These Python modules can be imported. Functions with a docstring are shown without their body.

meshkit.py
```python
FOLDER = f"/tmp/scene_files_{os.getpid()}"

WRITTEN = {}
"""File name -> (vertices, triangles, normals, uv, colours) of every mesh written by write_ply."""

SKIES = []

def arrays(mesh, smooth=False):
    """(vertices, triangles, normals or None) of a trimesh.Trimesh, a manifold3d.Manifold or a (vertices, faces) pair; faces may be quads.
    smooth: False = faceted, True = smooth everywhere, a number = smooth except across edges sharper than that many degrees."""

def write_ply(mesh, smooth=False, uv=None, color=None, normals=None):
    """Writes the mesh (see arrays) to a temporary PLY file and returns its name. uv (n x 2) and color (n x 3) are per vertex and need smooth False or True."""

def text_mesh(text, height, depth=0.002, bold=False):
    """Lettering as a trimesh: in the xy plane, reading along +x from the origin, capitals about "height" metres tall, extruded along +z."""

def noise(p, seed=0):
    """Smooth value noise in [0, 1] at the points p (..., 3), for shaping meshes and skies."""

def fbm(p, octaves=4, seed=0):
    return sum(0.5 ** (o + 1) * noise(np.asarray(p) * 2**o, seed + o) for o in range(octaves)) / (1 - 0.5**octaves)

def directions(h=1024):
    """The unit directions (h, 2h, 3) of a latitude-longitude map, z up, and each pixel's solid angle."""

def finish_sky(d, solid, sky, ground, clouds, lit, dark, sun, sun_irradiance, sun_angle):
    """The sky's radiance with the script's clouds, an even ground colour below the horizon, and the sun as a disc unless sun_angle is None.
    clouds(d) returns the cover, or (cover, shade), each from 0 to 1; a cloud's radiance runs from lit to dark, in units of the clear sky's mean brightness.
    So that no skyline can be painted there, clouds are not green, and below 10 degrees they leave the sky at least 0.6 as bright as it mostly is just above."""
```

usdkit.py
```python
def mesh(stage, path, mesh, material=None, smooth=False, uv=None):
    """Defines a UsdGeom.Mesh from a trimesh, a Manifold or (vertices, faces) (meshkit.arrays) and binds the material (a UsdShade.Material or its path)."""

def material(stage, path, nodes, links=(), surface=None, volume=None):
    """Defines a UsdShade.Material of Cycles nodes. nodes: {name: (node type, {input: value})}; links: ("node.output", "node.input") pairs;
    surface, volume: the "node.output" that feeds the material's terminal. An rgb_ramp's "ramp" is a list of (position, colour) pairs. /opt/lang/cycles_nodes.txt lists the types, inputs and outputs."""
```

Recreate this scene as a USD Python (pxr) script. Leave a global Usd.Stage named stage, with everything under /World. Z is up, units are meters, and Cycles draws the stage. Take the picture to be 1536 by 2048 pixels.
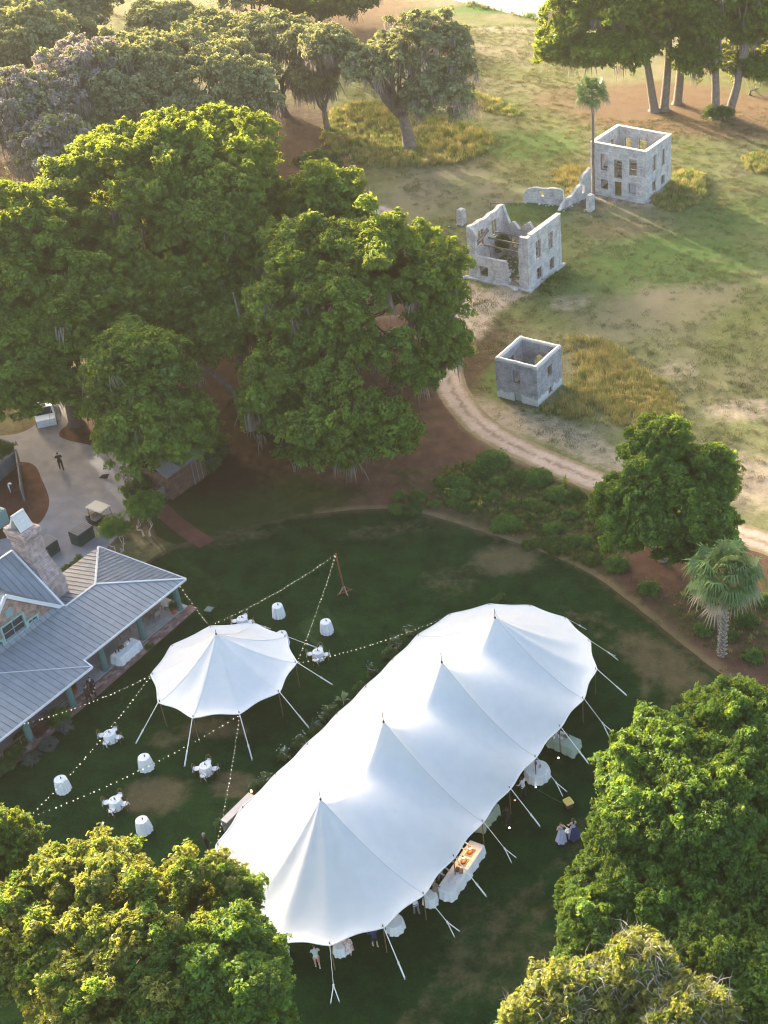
import math, random
import numpy as np, trimesh, usdkit, meshkit
from pxr import Usd, UsdGeom, UsdLux, UsdShade, Sdf, Gf, Vt
from scipy.spatial import Delaunay
from shapely.geometry import Polygon, Point, LineString, MultiPoint, box as sbox
import shapely

stage = Usd.Stage.CreateInMemory()
UsdGeom.SetStageUpAxis(stage, UsdGeom.Tokens.z)
UsdGeom.SetStageMetersPerUnit(stage, 1.0)
world = UsdGeom.Xform.Define(stage, '/World')
stage.SetDefaultPrim(world.GetPrim())
UsdGeom.Scope.Define(stage, '/World/Looks')
PI = math.pi

# ------------------------------------------------------------------ camera, sky, sun
CAM_H, PITCH, FPX, PX0, PY0 = 65.0, math.radians(35.43), 2645.0, 1240.0, 1024.0
SUN_AZ, SUN_EL = math.radians(-40.0), math.radians(9.2)
EXPOSURE = 2.5
cam = UsdGeom.Camera.Define(stage, '/World/camera')
cam.AddTranslateOp().Set(Gf.Vec3d(0, 0, CAM_H))
cam.AddRotateXOp().Set(90 - math.degrees(PITCH))
cam.CreateHorizontalApertureAttr(36.0)
cam.CreateVerticalApertureAttr(48.0)
cam.CreateFocalLengthAttr(FPX * 36.0 / 1536)
cam.CreateHorizontalApertureOffsetAttr((768 - PX0) * 36.0 / 1536)
cam.CreateClippingRangeAttr(Gf.Vec2f(1, 100000))
cam.CreateExposureAttr(EXPOSURE)
sund = np.array([math.sin(SUN_AZ) * math.cos(SUN_EL), math.cos(SUN_AZ) * math.cos(SUN_EL), math.sin(SUN_EL)])
dome = UsdLux.DomeLight.Define(stage, '/World/sky')
dome.CreateIntensityAttr(1.0)
skym = usdkit.material(stage, '/World/Looks/sky', {
    't': ('sky_texture', {'sky_type': 'single_scattering', 'sun_disc': False, 'sun_elevation': SUN_EL, 'sun_rotation': SUN_AZ,
                          'air_density': 0.75, 'aerosol_density': 4.0, 'ozone_density': 0.35}),
    'b': ('background_shader', {'strength': 0.15})}, [('t.color', 'b.color')], surface='b.background')
UsdShade.MaterialBindingAPI.Apply(dome.GetPrim()).Bind(skym)
dome.GetPrim().SetCustomDataByKey('kind', 'structure')
sun = UsdLux.DistantLight.Define(stage, '/World/sun')
sun.CreateIntensityAttr(0.88)
sun.CreateAngleAttr(0.53)
sun.CreateNormalizeAttr(True)
sun.CreateColorAttr(Gf.Vec3f(1.0, 0.88, 0.70))
sun.AddRotateZOp().Set(math.degrees(-SUN_AZ) + 180)
sun.AddRotateXOp().Set(90 - math.degrees(SUN_EL))
# rotateX(90-el) tips -z (straight down) towards +y ; the z turn then makes it travel away from the sun

# ------------------------------------------------------------------ helpers
used = {}
def uname(parent, name):
    key = (parent, name)
    used[key] = used.get(key, -1) + 1
    return f'{parent}/{name}' + (f'_{used[key]:03d}' if used[key] else '')
def path_of(p): return '/World' if p is None else (p if isinstance(p, str) else str(p.GetPath()))
def tag(p, label=None, cat=None, group=None, kind=None):
    for k, v in (('label', label), ('category', cat), ('group', group), ('kind', kind)):
        if v: p.SetCustomDataByKey(k, v)
    return p
def thing(name, label, cat, loc=(0, 0, 0), rz=0.0, group=None):
    x = UsdGeom.Xform.Define(stage, uname('/World', name))
    x.AddTranslateOp().Set(Gf.Vec3d(*map(float, loc)))
    x.AddRotateZOp().Set(float(math.degrees(rz)))
    return tag(x.GetPrim(), label, cat, group)
def copy_of(root, loc, rz, label, group=None):
    was = root.GetCustomData()
    base = root.GetName()
    p = thing(base, label, was['category'], loc, rz, group or was.get('group'))
    p.GetReferences().AddInternalReference(root.GetPath())
    p.SetInstanceable(True)
    return p
def arrays(m):
    if isinstance(m, MB): return m.arrays()
    if hasattr(m, 'to_mesh') or isinstance(m, trimesh.Trimesh): return meshkit.arrays(m)[:2]
    return np.asarray(m[0], float), np.asarray(m[1], int)
def obj(name, m, mat, parent=None, smooth=False, prim=None, label=None):
    """one Mesh prim under parent (or under /World); prim: {name: per-vertex floats}"""
    v, f = arrays(m)
    p = usdkit.mesh(stage, uname(path_of(parent), name), (v, f), mat, smooth=smooth)
    for k, a in (prim or {}).items():
        UsdGeom.PrimvarsAPI(p).CreatePrimvar(k, Sdf.ValueTypeNames.FloatArray, 'vertex').Set(Vt.FloatArray.FromNumpy(np.asarray(a, np.float32)))
    if label: p.GetPrim().SetCustomDataByKey('label', label)
    return p.GetPrim()

class MB:
    """collects shapes into one mesh"""
    def __init__(s): s.v, s.f, s.n = [], [], 0
    def add(s, v, f):
        v = np.asarray(v, float); f = np.asarray(f, int)
        if f.shape[1] == 4: f = np.vstack([f[:, [0, 1, 2]], f[:, [0, 2, 3]]])
        s.v.append(v); s.f.append(f + s.n); s.n += len(v); return s
    def arrays(s): return np.vstack(s.v), np.vstack(s.f)
    def box(s, c, d, rz=0.0, ry=0.0, rx=0.0):
        k = np.array([[x, y, z] for z in (-.5, .5) for y in (-.5, .5) for x in (-.5, .5)]) * d
        k = k @ rot(rx, ry, rz).T + c
        return s.add(k, [[0, 2, 3, 1], [4, 5, 7, 6], [0, 1, 5, 4], [2, 6, 7, 3], [0, 4, 6, 2], [1, 3, 7, 5]])
    def bar(s, a, b, w, h=None):
        """box from a to b with section w x h"""
        a, b = np.array(a, float), np.array(b, float); h = h or w
        t = b - a; L = np.linalg.norm(t); t /= L
        up = np.array([0, 0, 1.0]) if abs(t[2]) < .95 else np.array([1.0, 0, 0])
        x = np.cross(t, up); x /= np.linalg.norm(x); y = np.cross(x, t)
        k = np.array([p + x * i * w / 2 + y * j * h / 2 for p in (a, b) for j in (-1, 1) for i in (-1, 1)])
        return s.add(k, [[0, 1, 3, 2], [4, 6, 7, 5], [0, 4, 5, 1], [2, 3, 7, 6], [0, 2, 6, 4], [1, 5, 7, 3]])
    def tube(s, pts, r, n=6, cap=True):
        p = np.asarray(pts, float); m = len(p); r = np.broadcast_to(np.asarray(r, float), (m,))
        t = np.gradient(p, axis=0); t /= np.linalg.norm(t, axis=1, keepdims=True) + 1e-12
        ref = np.array([0, 0, 1.0]) if abs(t[:, 2]).mean() < .8 else np.array([1.0, 0, 0])
        a = np.cross(t, ref); a /= np.linalg.norm(a, axis=1, keepdims=True) + 1e-9
        b = np.cross(t, a)
        an = np.arange(n) * 2 * PI / n
        v = p[:, None] + r[:, None, None] * (np.cos(an)[None, :, None] * a[:, None] + np.sin(an)[None, :, None] * b[:, None])
        i, j = np.meshgrid(np.arange(m - 1), np.arange(n), indexing='ij')
        q = np.stack([i * n + j, i * n + (j + 1) % n, (i + 1) * n + (j + 1) % n, (i + 1) * n + j], -1).reshape(-1, 4)
        s.add(v.reshape(-1, 3), q[:, ::-1])
        if cap:
            for ring, rev in ((v[0], False), (v[-1], True)):
                f = [[0, k, k + 1] for k in range(1, n - 1)]
                s.add(ring, [x[::-1] for x in f] if rev else f)
        return s
    def lathe(s, prof, n=16, c=(0, 0, 0), wob=None):
        """prof: (r, z) pairs from bottom to top"""
        an = np.arange(n) * 2 * PI / n
        v = []
        for k, (r, z) in enumerate(prof):
            rr = r * (np.ones(n) if wob is None else wob(an, k / (len(prof) - 1)))
            v.append(np.stack([rr * np.cos(an), rr * np.sin(an), np.full(n, z)], 1))
        v = np.concatenate(v) + c; m = len(prof)
        i, j = np.meshgrid(np.arange(m - 1), np.arange(n), indexing='ij')
        q = np.stack([i * n + j, i * n + (j + 1) % n, (i + 1) * n + (j + 1) % n, (i + 1) * n + j], -1).reshape(-1, 4)
        s.add(v, q)
        if prof[-1][0] > 1e-4:
            s.add(v[-n:], [[0, k, k + 1] for k in range(1, n - 1)])
        return s
    def prism(s, poly, z0, z1):
        """vertical prism over a shapely polygon or a list of xy"""
        poly = poly if hasattr(poly, 'exterior') else Polygon(poly)
        v, f = trimesh.creation.triangulate_polygon(poly, engine='earcut')
        n = len(v)
        s.add(np.c_[v, np.full(n, z1)], f); s.add(np.c_[v, np.full(n, z0)], f[:, ::-1])
        for ring in [poly.exterior, *poly.interiors]:
            r = np.array(ring.coords)[:-1]
            if shapely.geometry.LinearRing(r).is_ccw != (ring is poly.exterior): r = r[::-1]
            k = len(r); i = np.arange(k); j = (i + 1) % k
            s.add(np.vstack([np.c_[r, np.full(k, z0)], np.c_[r, np.full(k, z1)]]), np.stack([i, j, j + k, i + k], 1))
        return s
    def slab(s, pts, th):
        """planar polygon in 3-D (ccw from outside), thickened inwards by th along its normal"""
        p = np.asarray(pts, float); n = np.cross(p[1] - p[0], p[2] - p[0]); n /= np.linalg.norm(n)
        ex = (p[1] - p[0]) / np.linalg.norm(p[1] - p[0]); ey = np.cross(n, ex)
        d = (p - p[0]) @ np.stack([ex, ey], 1)
        poly = Polygon(d)
        v, f = trimesh.creation.triangulate_polygon(poly, engine='earcut')
        v3 = p[0] + v[:, :1] * ex + v[:, 1:] * ey
        s.add(v3, f); s.add(v3 - n * th, f[:, ::-1])
        k = len(p); i = np.arange(k); j = (i + 1) % k
        s.add(np.vstack([p - n * th, p]), np.stack([i, j, j + k, i + k], 1))
        return s
    def ball(s, c, r, sub=1, sc=(1, 1, 1)):
        m = ico(sub); return s.add(m[0] * r * np.array(sc) + c, m[1])
    def xf(s, M):
        s.v = [v @ M[:3, :3].T + M[:3, 3] for v in s.v]; return s

_ico = {}
def ico(k):
    if k not in _ico:
        m = trimesh.creation.icosphere(subdivisions=k, radius=1); _ico[k] = (np.array(m.vertices), np.array(m.faces))
    return _ico[k]
def rot(rx, ry, rz):
    cx, sx, cy, sy, cz, sz = math.cos(rx), math.sin(rx), math.cos(ry), math.sin(ry), math.cos(rz), math.sin(rz)
    return np.array([[cz, -sz, 0], [sz, cz, 0], [0, 0, 1]]) @ np.array([[cy, 0, sy], [0, 1, 0], [-sy, 0, cy]]) @ np.array([[1, 0, 0], [0, cx, -sx], [0, sx, cx]])

_f = np.array([0, math.cos(PITCH), -math.sin(PITCH)]); _u = np.array([0, math.sin(PITCH), math.cos(PITCH)])
def G(x, y, z=0.0):
    """the point at height z that stands at (x, y) of the photograph: survey of the site"""
    d = _f + np.array([1.0, 0, 0]) * (x - PX0) / FPX - _u * (y - PY0) / FPX
    t = (z - CAM_H) / d[2]
    return np.array([d[0] * t, d[1] * t, z])
def G2(x, y, z=0.0): return G(x, y, z)[:2]
def px(P):
    d = np.asarray(P, float) - [0, 0, CAM_H]; z = d @ _f
    return np.stack([PX0 + FPX * d[..., 0] / z, PY0 - FPX * (d @ _u) / z], -1)

# ------------------------------------------------------------------ materials
def mat(name, nodes, links, surface): return usdkit.material(stage, '/World/Looks/' + name, nodes, links, surface=surface)
def plain(name, col, rough=.6, var=.12, scale=6.0, metallic=0.0, bump=0.0, bscale=30.0, spec=.4, emit=0.0, ecol=None):
    """a colour with fine uneven tone from noise"""
    col = np.array(col, float)
    n = {'g': ('geometry', {}), 'n': ('noise_texture', {'scale': scale, 'detail': 5.0, 'roughness': .65}),
         'r': ('rgb_ramp', {'ramp': [(.25, col * (1 - var)), (.75, np.minimum(col * (1 + var), 1))]}),
         'p': ('principled_bsdf', {'roughness': rough, 'metallic': metallic, 'specular_ior_level': spec})}
    l = [('g.position', 'n.vector'), ('n.fac', 'r.fac'), ('r.color', 'p.base_color')]
    if bump:
        n['n2'] = ('noise_texture', {'scale': bscale, 'detail': 4.0}); n['b'] = ('bump', {'strength': bump, 'distance': .03})
        l += [('g.position', 'n2.vector'), ('n2.fac', 'b.height'), ('b.normal', 'p.normal')]
    if emit: n['p'][1].update({'emission_strength': emit, 'emission_color': ecol if ecol is not None else tuple(col)})
    return mat(name, n, l, 'p.BSDF')
def leafmat(name, c0, c1, trans=.4, tcol=None, hue=.5):
    """foliage: tone differs from spray to spray and from leaf to leaf, light comes through"""
    c0, c1 = np.array(c0, float), np.array(c1, float)
    tcol = np.array(tcol if tcol is not None else c1 * [1.6, 1.5, .5])
    n = {'o': ('object_info', {}), 'g': ('geometry', {}),
         'nz': ('noise_texture', {'scale': .22, 'detail': 2.0}),
         'a': ('math', {'math_type': 'multiply', 'value2': .45}), 'b': ('math', {'math_type': 'multiply_add', 'value2': .45}),
         'c': ('math', {'math_type': 'multiply_add', 'value2': .45}),
         'r': ('rgb_ramp', {'ramp': [(.28, c0), (1.0, c1)]}),
         'd': ('diffuse_bsdf', {}), 't': ('translucent_bsdf', {}), 'tm': ('rgb_ramp', {'ramp': [(.2, tcol * .7), (.85, tcol)]}),
         'gl': ('glossy_bsdf', {'color': (.6, .6, .6), 'roughness': .45}), 'm': ('mix_closure', {'fac': trans}), 'm2': ('mix_closure', {'fac': .04})}
    l = [('g.position', 'nz.vector'), ('o.random', 'a.value1'), ('g.random_per_island', 'b.value1'), ('a.value', 'b.value3'), ('nz.fac', 'c.value1'), ('b.value', 'c.value3'),
         ('c.value', 'r.fac'), ('c.value', 'tm.fac'), ('r.color', 'd.color'), ('tm.color', 't.color'), ('d.BSDF', 'm.closure1'), ('t.BSDF', 'm.closure2'),
         ('m.closure', 'm2.closure1'), ('gl.BSDF', 'm2.closure2')]
    return mat(name, n, l, 'm2.closure')
# ------------------------------------------------------------------ ground
def soil(name, c0, c1, patch=None, patch_scale=.12, patch_lo=.55, patch_hi=.7, masks=(), edge=None, fine=5.0, rough=.95, bump=.6, streak=None):
    """ground cover: fine grain between two tones, patches of a third, further tones where a per-vertex mask says, a ragged edge"""
    n = {'g': ('geometry', {}), 'f': ('noise_texture', {'scale': fine, 'detail': 6.0, 'roughness': .75}),
         'f2': ('noise_texture', {'scale': .5, 'detail': 5.0, 'roughness': .6}), 'fm': ('math', {'math_type': 'multiply_add', 'value2': .55}),
         'f3': ('math', {'math_type': 'multiply', 'value2': .45}),
         'r': ('rgb_ramp', {'ramp': [(.36, c0), (.66, c1)]}), 'p': ('principled_bsdf', {'roughness': rough, 'specular_ior_level': .04}),
         'bn': ('noise_texture', {'scale': fine * 1.3, 'detail': 5.0, 'roughness': .7}), 'b': ('bump', {'strength': bump, 'distance': .12})}
    l = [('g.position', 'f.vector'), ('g.position', 'f2.vector'), ('f.fac', 'fm.value1'), ('f2.fac', 'f3.value1'), ('f3.value', 'fm.value3'), ('fm.value', 'r.fac'),
         ('g.position', 'bn.vector'), ('bn.fac', 'b.height'), ('b.normal', 'p.normal')]
    out = 'r.color'
    if patch is not None:
        n['pn'] = ('noise_texture', {'scale': patch_scale, 'detail': 6.0, 'roughness': .62, 'distortion': .4})
        n['pr'] = ('map_range', {'range_type': 'smoothstep', 'from_min': patch_lo, 'from_max': patch_hi, 'to_min': 0.0, 'to_max': .85})
        n['pm'] = ('mix', {'color2': patch})
        l += [('g.position', 'pn.vector'), ('pn.fac', 'pr.value'), ('pr.result', 'pm.fac'), (out, 'pm.color1')]
        out = 'pm.color'
    for k, (attr, ca, cb) in enumerate(masks):
        n[f'a{k}'] = ('attribute', {'attribute': attr}); n[f'an{k}'] = ('noise_texture', {'scale': .9, 'detail': 6.0, 'roughness': .7})
        n[f'as{k}'] = ('math', {'math_type': 'multiply_add', 'value2': 1.1, 'value3': -.55}); n[f'aa{k}'] = ('math', {'math_type': 'add'})
        n[f'ar{k}'] = ('map_range', {'range_type': 'smoothstep', 'from_min': .2, 'from_max': .85, 'to_min': 0.0, 'to_max': 1.0})
        n[f'ac{k}'] = ('rgb_ramp', {'ramp': [(.3, ca), (.7, cb)]}); n[f'am{k}'] = ('mix', {})
        l += [('g.position', f'an{k}.vector'), (f'an{k}.fac', f'as{k}.value1'), (f'as{k}.value', f'aa{k}.value1'), (f'a{k}.fac', f'aa{k}.value2'), (f'aa{k}.value', f'ar{k}.value'),
              (f'ar{k}.result', f'am{k}.fac'), ('fm.value', f'ac{k}.fac'), (out, f'am{k}.color1'), (f'ac{k}.color', f'am{k}.color2')]
        out = f'am{k}.color'
    l.append((out, 'p.base_color'))
    return mat(name, n, l, 'p.BSDF')

def tri_sheet(poly, z, step):
    """a flat sheet over a polygon, finely triangulated; returns vertices, faces, distance to the outline"""
    poly = shapely.segmentize(poly, step * .6)
    b = [np.array(r.coords)[:-1] for r in [poly.exterior, *poly.interiors]]
    x0, y0, x1, y1 = poly.bounds
    gx, gy = np.meshgrid(np.arange(x0, x1, step), np.arange(y0, y1, step)); rng = np.random.default_rng(3)
    p = np.stack([gx.ravel(), gy.ravel()], 1) + rng.uniform(-.2, .2, (gx.size, 2)) * step
    inner = poly.buffer(-step * .45)
    p = p[shapely.contains_xy(inner, p[:, 0], p[:, 1])] if not inner.is_empty else p[:0]
    v = np.vstack(b + [p]); t = Delaunay(v).simplices
    c = v[t].mean(1); t = t[shapely.contains_xy(poly, c[:, 0], c[:, 1])]
    e1, e2 = v[t[:, 1]] - v[t[:, 0]], v[t[:, 2]] - v[t[:, 0]]
    t[e1[:, 0] * e2[:, 1] - e1[:, 1] * e2[:, 0] < 0] = t[e1[:, 0] * e2[:, 1] - e1[:, 1] * e2[:, 0] < 0][:, ::-1]
    d = shapely.distance(poly.boundary, shapely.points(v))
    return np.c_[v, np.full(len(v), z)], t, d
def smooth_ring(pts, amp=.0, seed=0, closed=True, step=.6):
    """ground outline through surveyed points, rounded, with a natural waver"""
    from scipy.interpolate import splprep, splev
    p = np.asarray(pts, float)
    if closed: p = np.vstack([p, p[:1]])
    tck, _ = splprep(p.T, s=0, k=3 if len(p) > 3 else 1, per=closed)
    L = np.linalg.norm(np.diff(p, axis=0), axis=1).sum()
    q = np.stack(splev(np.linspace(0, 1, max(int(L / step), 12)), tck), 1)
    if closed: q = q[:-1]
    if amp:
        z = np.zeros(len(q))
        q = q + amp * 2 * (np.stack([meshkit.fbm(np.c_[q * .9, z + seed], 4), meshkit.fbm(np.c_[q * .9, z + seed + 7.7], 4)], 1) - .5)
    return q
def gpoly(pp, amp=.25, seed=0, step=.6): 
    p = Polygon(smooth_ring([G2(*q) for q in pp], amp, seed, True, step))
    return p if p.is_valid else max(getattr(p.buffer(0), 'geoms', [p.buffer(0)]), key=lambda g: g.area)

MEADOW0, MEADOW1, DRY = (.066, .088, .028), (.175, .185, .074), (.22, .185, .125)
STRAW0, STRAW1 = (.065, .037, .027), (.16, .094, .066)
m_meadow = soil('meadow_grass', MEADOW0, MEADOW1, patch=DRY, patch_scale=.06, patch_lo=.40, patch_hi=.72, fine=3.5,
                masks=(('shaded_floor', (.045, .03, .02), (.10, .062, .042)), ('litter', (.105, .07, .042), (.18, .125, .08)), ('worn', (.30, .235, .17), (.40, .33, .25)), ('lush', (.05, .10, .025), (.10, .16, .045))))
m_lawn = soil('lawn_grass', (.0022, .0135, .0036), (.0150, .056, .0145), patch=(.075, .065, .03), patch_scale=.11, patch_lo=.62, patch_hi=.80, fine=6.0,
              masks=(('edge', (.04, .038, .018), (.075, .062, .035)), ('worn', (.06, .055, .025), (.125, .105, .06))))
m_straw = soil('pine_straw', STRAW0, STRAW1, patch=(.045, .06, .02), patch_scale=.25, patch_lo=.52, patch_hi=.66, fine=7.0, masks=(('edge', (.12, .10, .05), (.2, .15, .09)), ('grass', (.018, .032, .010), (.05, .07, .022)), ('shaded_floor', (.022, .015, .011), (.05, .031, .022))))  # last mask tone: canopy shade painted into the straw colour below the oaks
m_bark = soil('bark_mulch', (.06, .03, .02), (.13, .065, .045), fine=9.0)
m_road = soil('sandy_track', (.32, .25, .20), (.48, .39, .32), patch=(.25, .17, .12), patch_scale=.35, patch_lo=.55, patch_hi=.72, fine=4.0, bump=.3,
              masks=(('mid', (.20, .15, .11), (.30, .235, .18)), ('edge', (.17, .14, .075), (.28, .22, .14)),))
m_gravel = soil('gravel', (.18, .18, .195), (.32, .315, .33), patch=(.27, .26, .27), patch_scale=.3, fine=14.0, bump=.4)
m_path = soil('brick_chip_path', (.10, .045, .035), (.19, .085, .065), fine=9.0)

def blob(P, centre, rad, rz=0.0):
    c, s = math.cos(rz), math.sin(rz); d = P - centre
    x, y = (d[:, 0] * c + d[:, 1] * s) / rad[0], (-d[:, 0] * s + d[:, 1] * c) / rad[1]
    return np.clip(1.25 - (x * x + y * y), 0, 1)
def seg_mask(P, pts, w):
    return np.clip(1.3 - shapely.distance(LineString(pts), shapely.points(P)) / w, 0, 1)
def at(x, y): return G2(x, y)

gx, gy = np.meshgrid(np.arange(-150, 91, 1.0), np.arange(20, 321, 1.0))
P = np.stack([gx.ravel(), gy.ravel()], 1)
ny, nx = gx.shape
i, j = np.meshgrid(np.arange(ny - 1), np.arange(nx - 1), indexing='ij')
q = np.stack([i * nx + j, i * nx + j + 1, (i + 1) * nx + j + 1, (i + 1) * nx + j], -1).reshape(-1, 4)
q = np.vstack([q[:, [0, 1, 2]], q[:, [0, 2, 3]]])
litter = np.maximum.reduce([blob(P, at(1330, 215), (17, 14)), blob(P, at(1470, 230), (16, 12)), blob(P, at(1200, 200), (14, 10)) * .7, blob(P, at(1230, 460), (7, 4)) * .5,
                            blob(P, at(640, 40), (24, 20))])
shaded_floor = np.maximum.reduce([blob(P, at(700, 700), (20, 16)), blob(P, at(480, 850), (24, 22)), blob(P, at(480, 640), (24, 14)), blob(P, at(250, 300), (40, 30))])  # litter of the oak wood, its colour darkened to stand for canopy shade
worn = np.maximum.reduce([blob(P, at(920, 630), (4.5, 9)) * .9, blob(P, at(1010, 590), (9, 2.5), 1.0) * .8, blob(P, at(1050, 845), (12, 3), -.5) * .62, blob(P, at(1500, 960), (12, 5), -.5) * .62,
                          blob(P, at(1250, 930), (16, 2.5), -.65) * .62, blob(P, at(1360, 740), (3, 3)) * .45, blob(P, at(1150, 600), (5, 2.5), .9) * .5, blob(P, at(1240, 400), (9, 1.8), -.3) * .8,
                          blob(P, at(1010, 60), (9, 3)) * .55, blob(P, at(1500, 820), (6, 3)) * .6])
lush = np.maximum.reduce([blob(P, at(1060, 425), (6, 4)), blob(P, at(1350, 520), (14, 9)) * .75, blob(P, at(1180, 560), (9, 6)) * .6, blob(P, at(1060, 290), (9, 8)) * .8, blob(P, at(1000, 20), (20, 3)),
                          blob(P, at(1010, 760), (3, 5)) * .7, blob(P, at(860, 250), (10, 10)) * .5, blob(P, at(1480, 430), (12, 8)) * .6])
obj('ground', (np.c_[P, np.zeros(len(P))], q), m_meadow, prim={'shaded_floor': shaded_floor, 'litter': litter, 'worn': worn, 'lush': lush})
tag(stage.GetPrimAtPath('/World/ground'), kind='structure')
far = MB()
for x0, y0, x1, y1 in ((-3000, -3000, 3000, 20), (-3000, 320, 3000, 4000), (-3000, 20, -150, 320), (90, 20, 3000, 320)):
    far.add([[x0, y0, 0], [x1, y0, 0], [x1, y1, 0], [x0, y1, 0]], [[0, 1, 2, 3]])
tag(obj('far_ground', far, m_meadow), kind='structure')

def sheet(name, poly, z, m, step=1.0, ew=1.0, extra=None):
    v, f, d = tri_sheet(poly, z, step)
    pr = {'edge': np.clip(1 - d / ew, 0, 1)}
    for k, fn in (extra or {}).items(): pr[k] = fn(v[:, :2])
    return tag(obj(name, (v, f), m, prim=pr), kind='structure')

lawn_edge = [(300, 1120), (345, 1092), (410, 1078), (520, 1048), (640, 1027), (760, 1018), (842, 1027), (960, 1062), (1080, 1102), (1180, 1148), (1270, 1212), (1370, 1293), (1480, 1372), (1600, 1440)]
lawn_poly = gpoly(lawn_edge + [(1750, 1700), (1700, 2300), (700, 2500), (-300, 2350), (-420, 1700), (-200, 1500), (60, 1300), (200, 1180)], .12, 3)
straw_poly = gpoly([(305, 1030), (330, 985), (400, 900), (520, 720), (700, 640), (870, 640), (900, 735), (905, 800), (950, 868), (1040, 918), (1130, 958), (1220, 993), (1330, 1035), (1450, 1075), (1620, 1135),
                    (1650, 1300), (1620, 1480), (1480, 1392), (1370, 1312), (1270, 1230), (1180, 1165), (1080, 1120), (960, 1080), (840, 1045), (640, 1045), (420, 1095), (340, 1085)], .35, 5)
road_c = smooth_ring([G2(*p) for p in ((756, 418), (820, 470), (880, 545), (900, 620), (893, 700), (898, 760), (935, 825), (985, 868), (1065, 908), (1150, 945), (1240, 982), (1340, 1022), (1440, 1055), (1536, 1088), (1700, 1150))], 0, 0, False, .8)
road_poly = LineString(road_c).buffer(1.5)
road_poly = Polygon(np.array(road_poly.exterior.coords)[:-1] + .5 * (np.stack([meshkit.fbm(np.c_[np.array(road_poly.exterior.coords)[:-1] * .8, np.full(len(road_poly.exterior.coords) - 1, k)], 4) for k in (1.5, 9.5)], 1) - .5)).buffer(0)
gravel_poly = gpoly([(-60, 872), (30, 868), (80, 840), (95, 800), (135, 800), (150, 850), (260, 850), (420, 905), (345, 955), (270, 1000), (255, 1050), (215, 1095), (150, 1150), (60, 1130), (-60, 1090), (-120, 980)], .15, 8)
track_poly = gpoly([(1000, 2070), (1035, 1985), (1080, 1935), (1112, 1922), (1105, 1965), (1070, 2010), (1045, 2080)], .3, 12)
tyre = [G2(*p) for p in ((1130, 1215), (1215, 1280), (1285, 1350), (1290, 1440), (1240, 1560), (1130, 1720), (950, 1890), (800, 2048))]
tyre2 = [G2(*p) for p in ((1190, 1225), (1270, 1290), (1330, 1380), (1335, 1460), (1285, 1570), (1175, 1740), (1010, 1900), (860, 2048))]
worn_lawn = lambda p: np.maximum.reduce([blob(p, at(1010, 1120), (3.5, 2.5)) * .8, blob(p, at(1330, 1330), (6, 2.6), -.9) * .72, blob(p, at(900, 1160), (3, 3)) * .42, blob(p, at(310, 1590), (2.6, 2)) * .85,
        blob(p, at(470, 1570), (2, 1.4)) * .85, blob(p, at(430, 1455), (3, 1.4)) * .75, blob(p, at(330, 1480), (1.6, 1)) * .6, blob(p, at(780, 1060), (6, 1.6), .2) * .45, blob(p, at(480, 1075), (5, 1.2), .35) * .5, blob(p, at(310, 1065), (5, 3)) * .45,
        seg_mask(p, tyre, .7) * .5, seg_mask(p, tyre2, .7) * .5, blob(p, at(1000, 1900), (5, 5), .6) * .42, blob(p, at(360, 1060), (6, 4)) * .55])
sheet('lawn', lawn_poly, .004, m_lawn, .8, .35, {'worn': worn_lawn})
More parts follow.
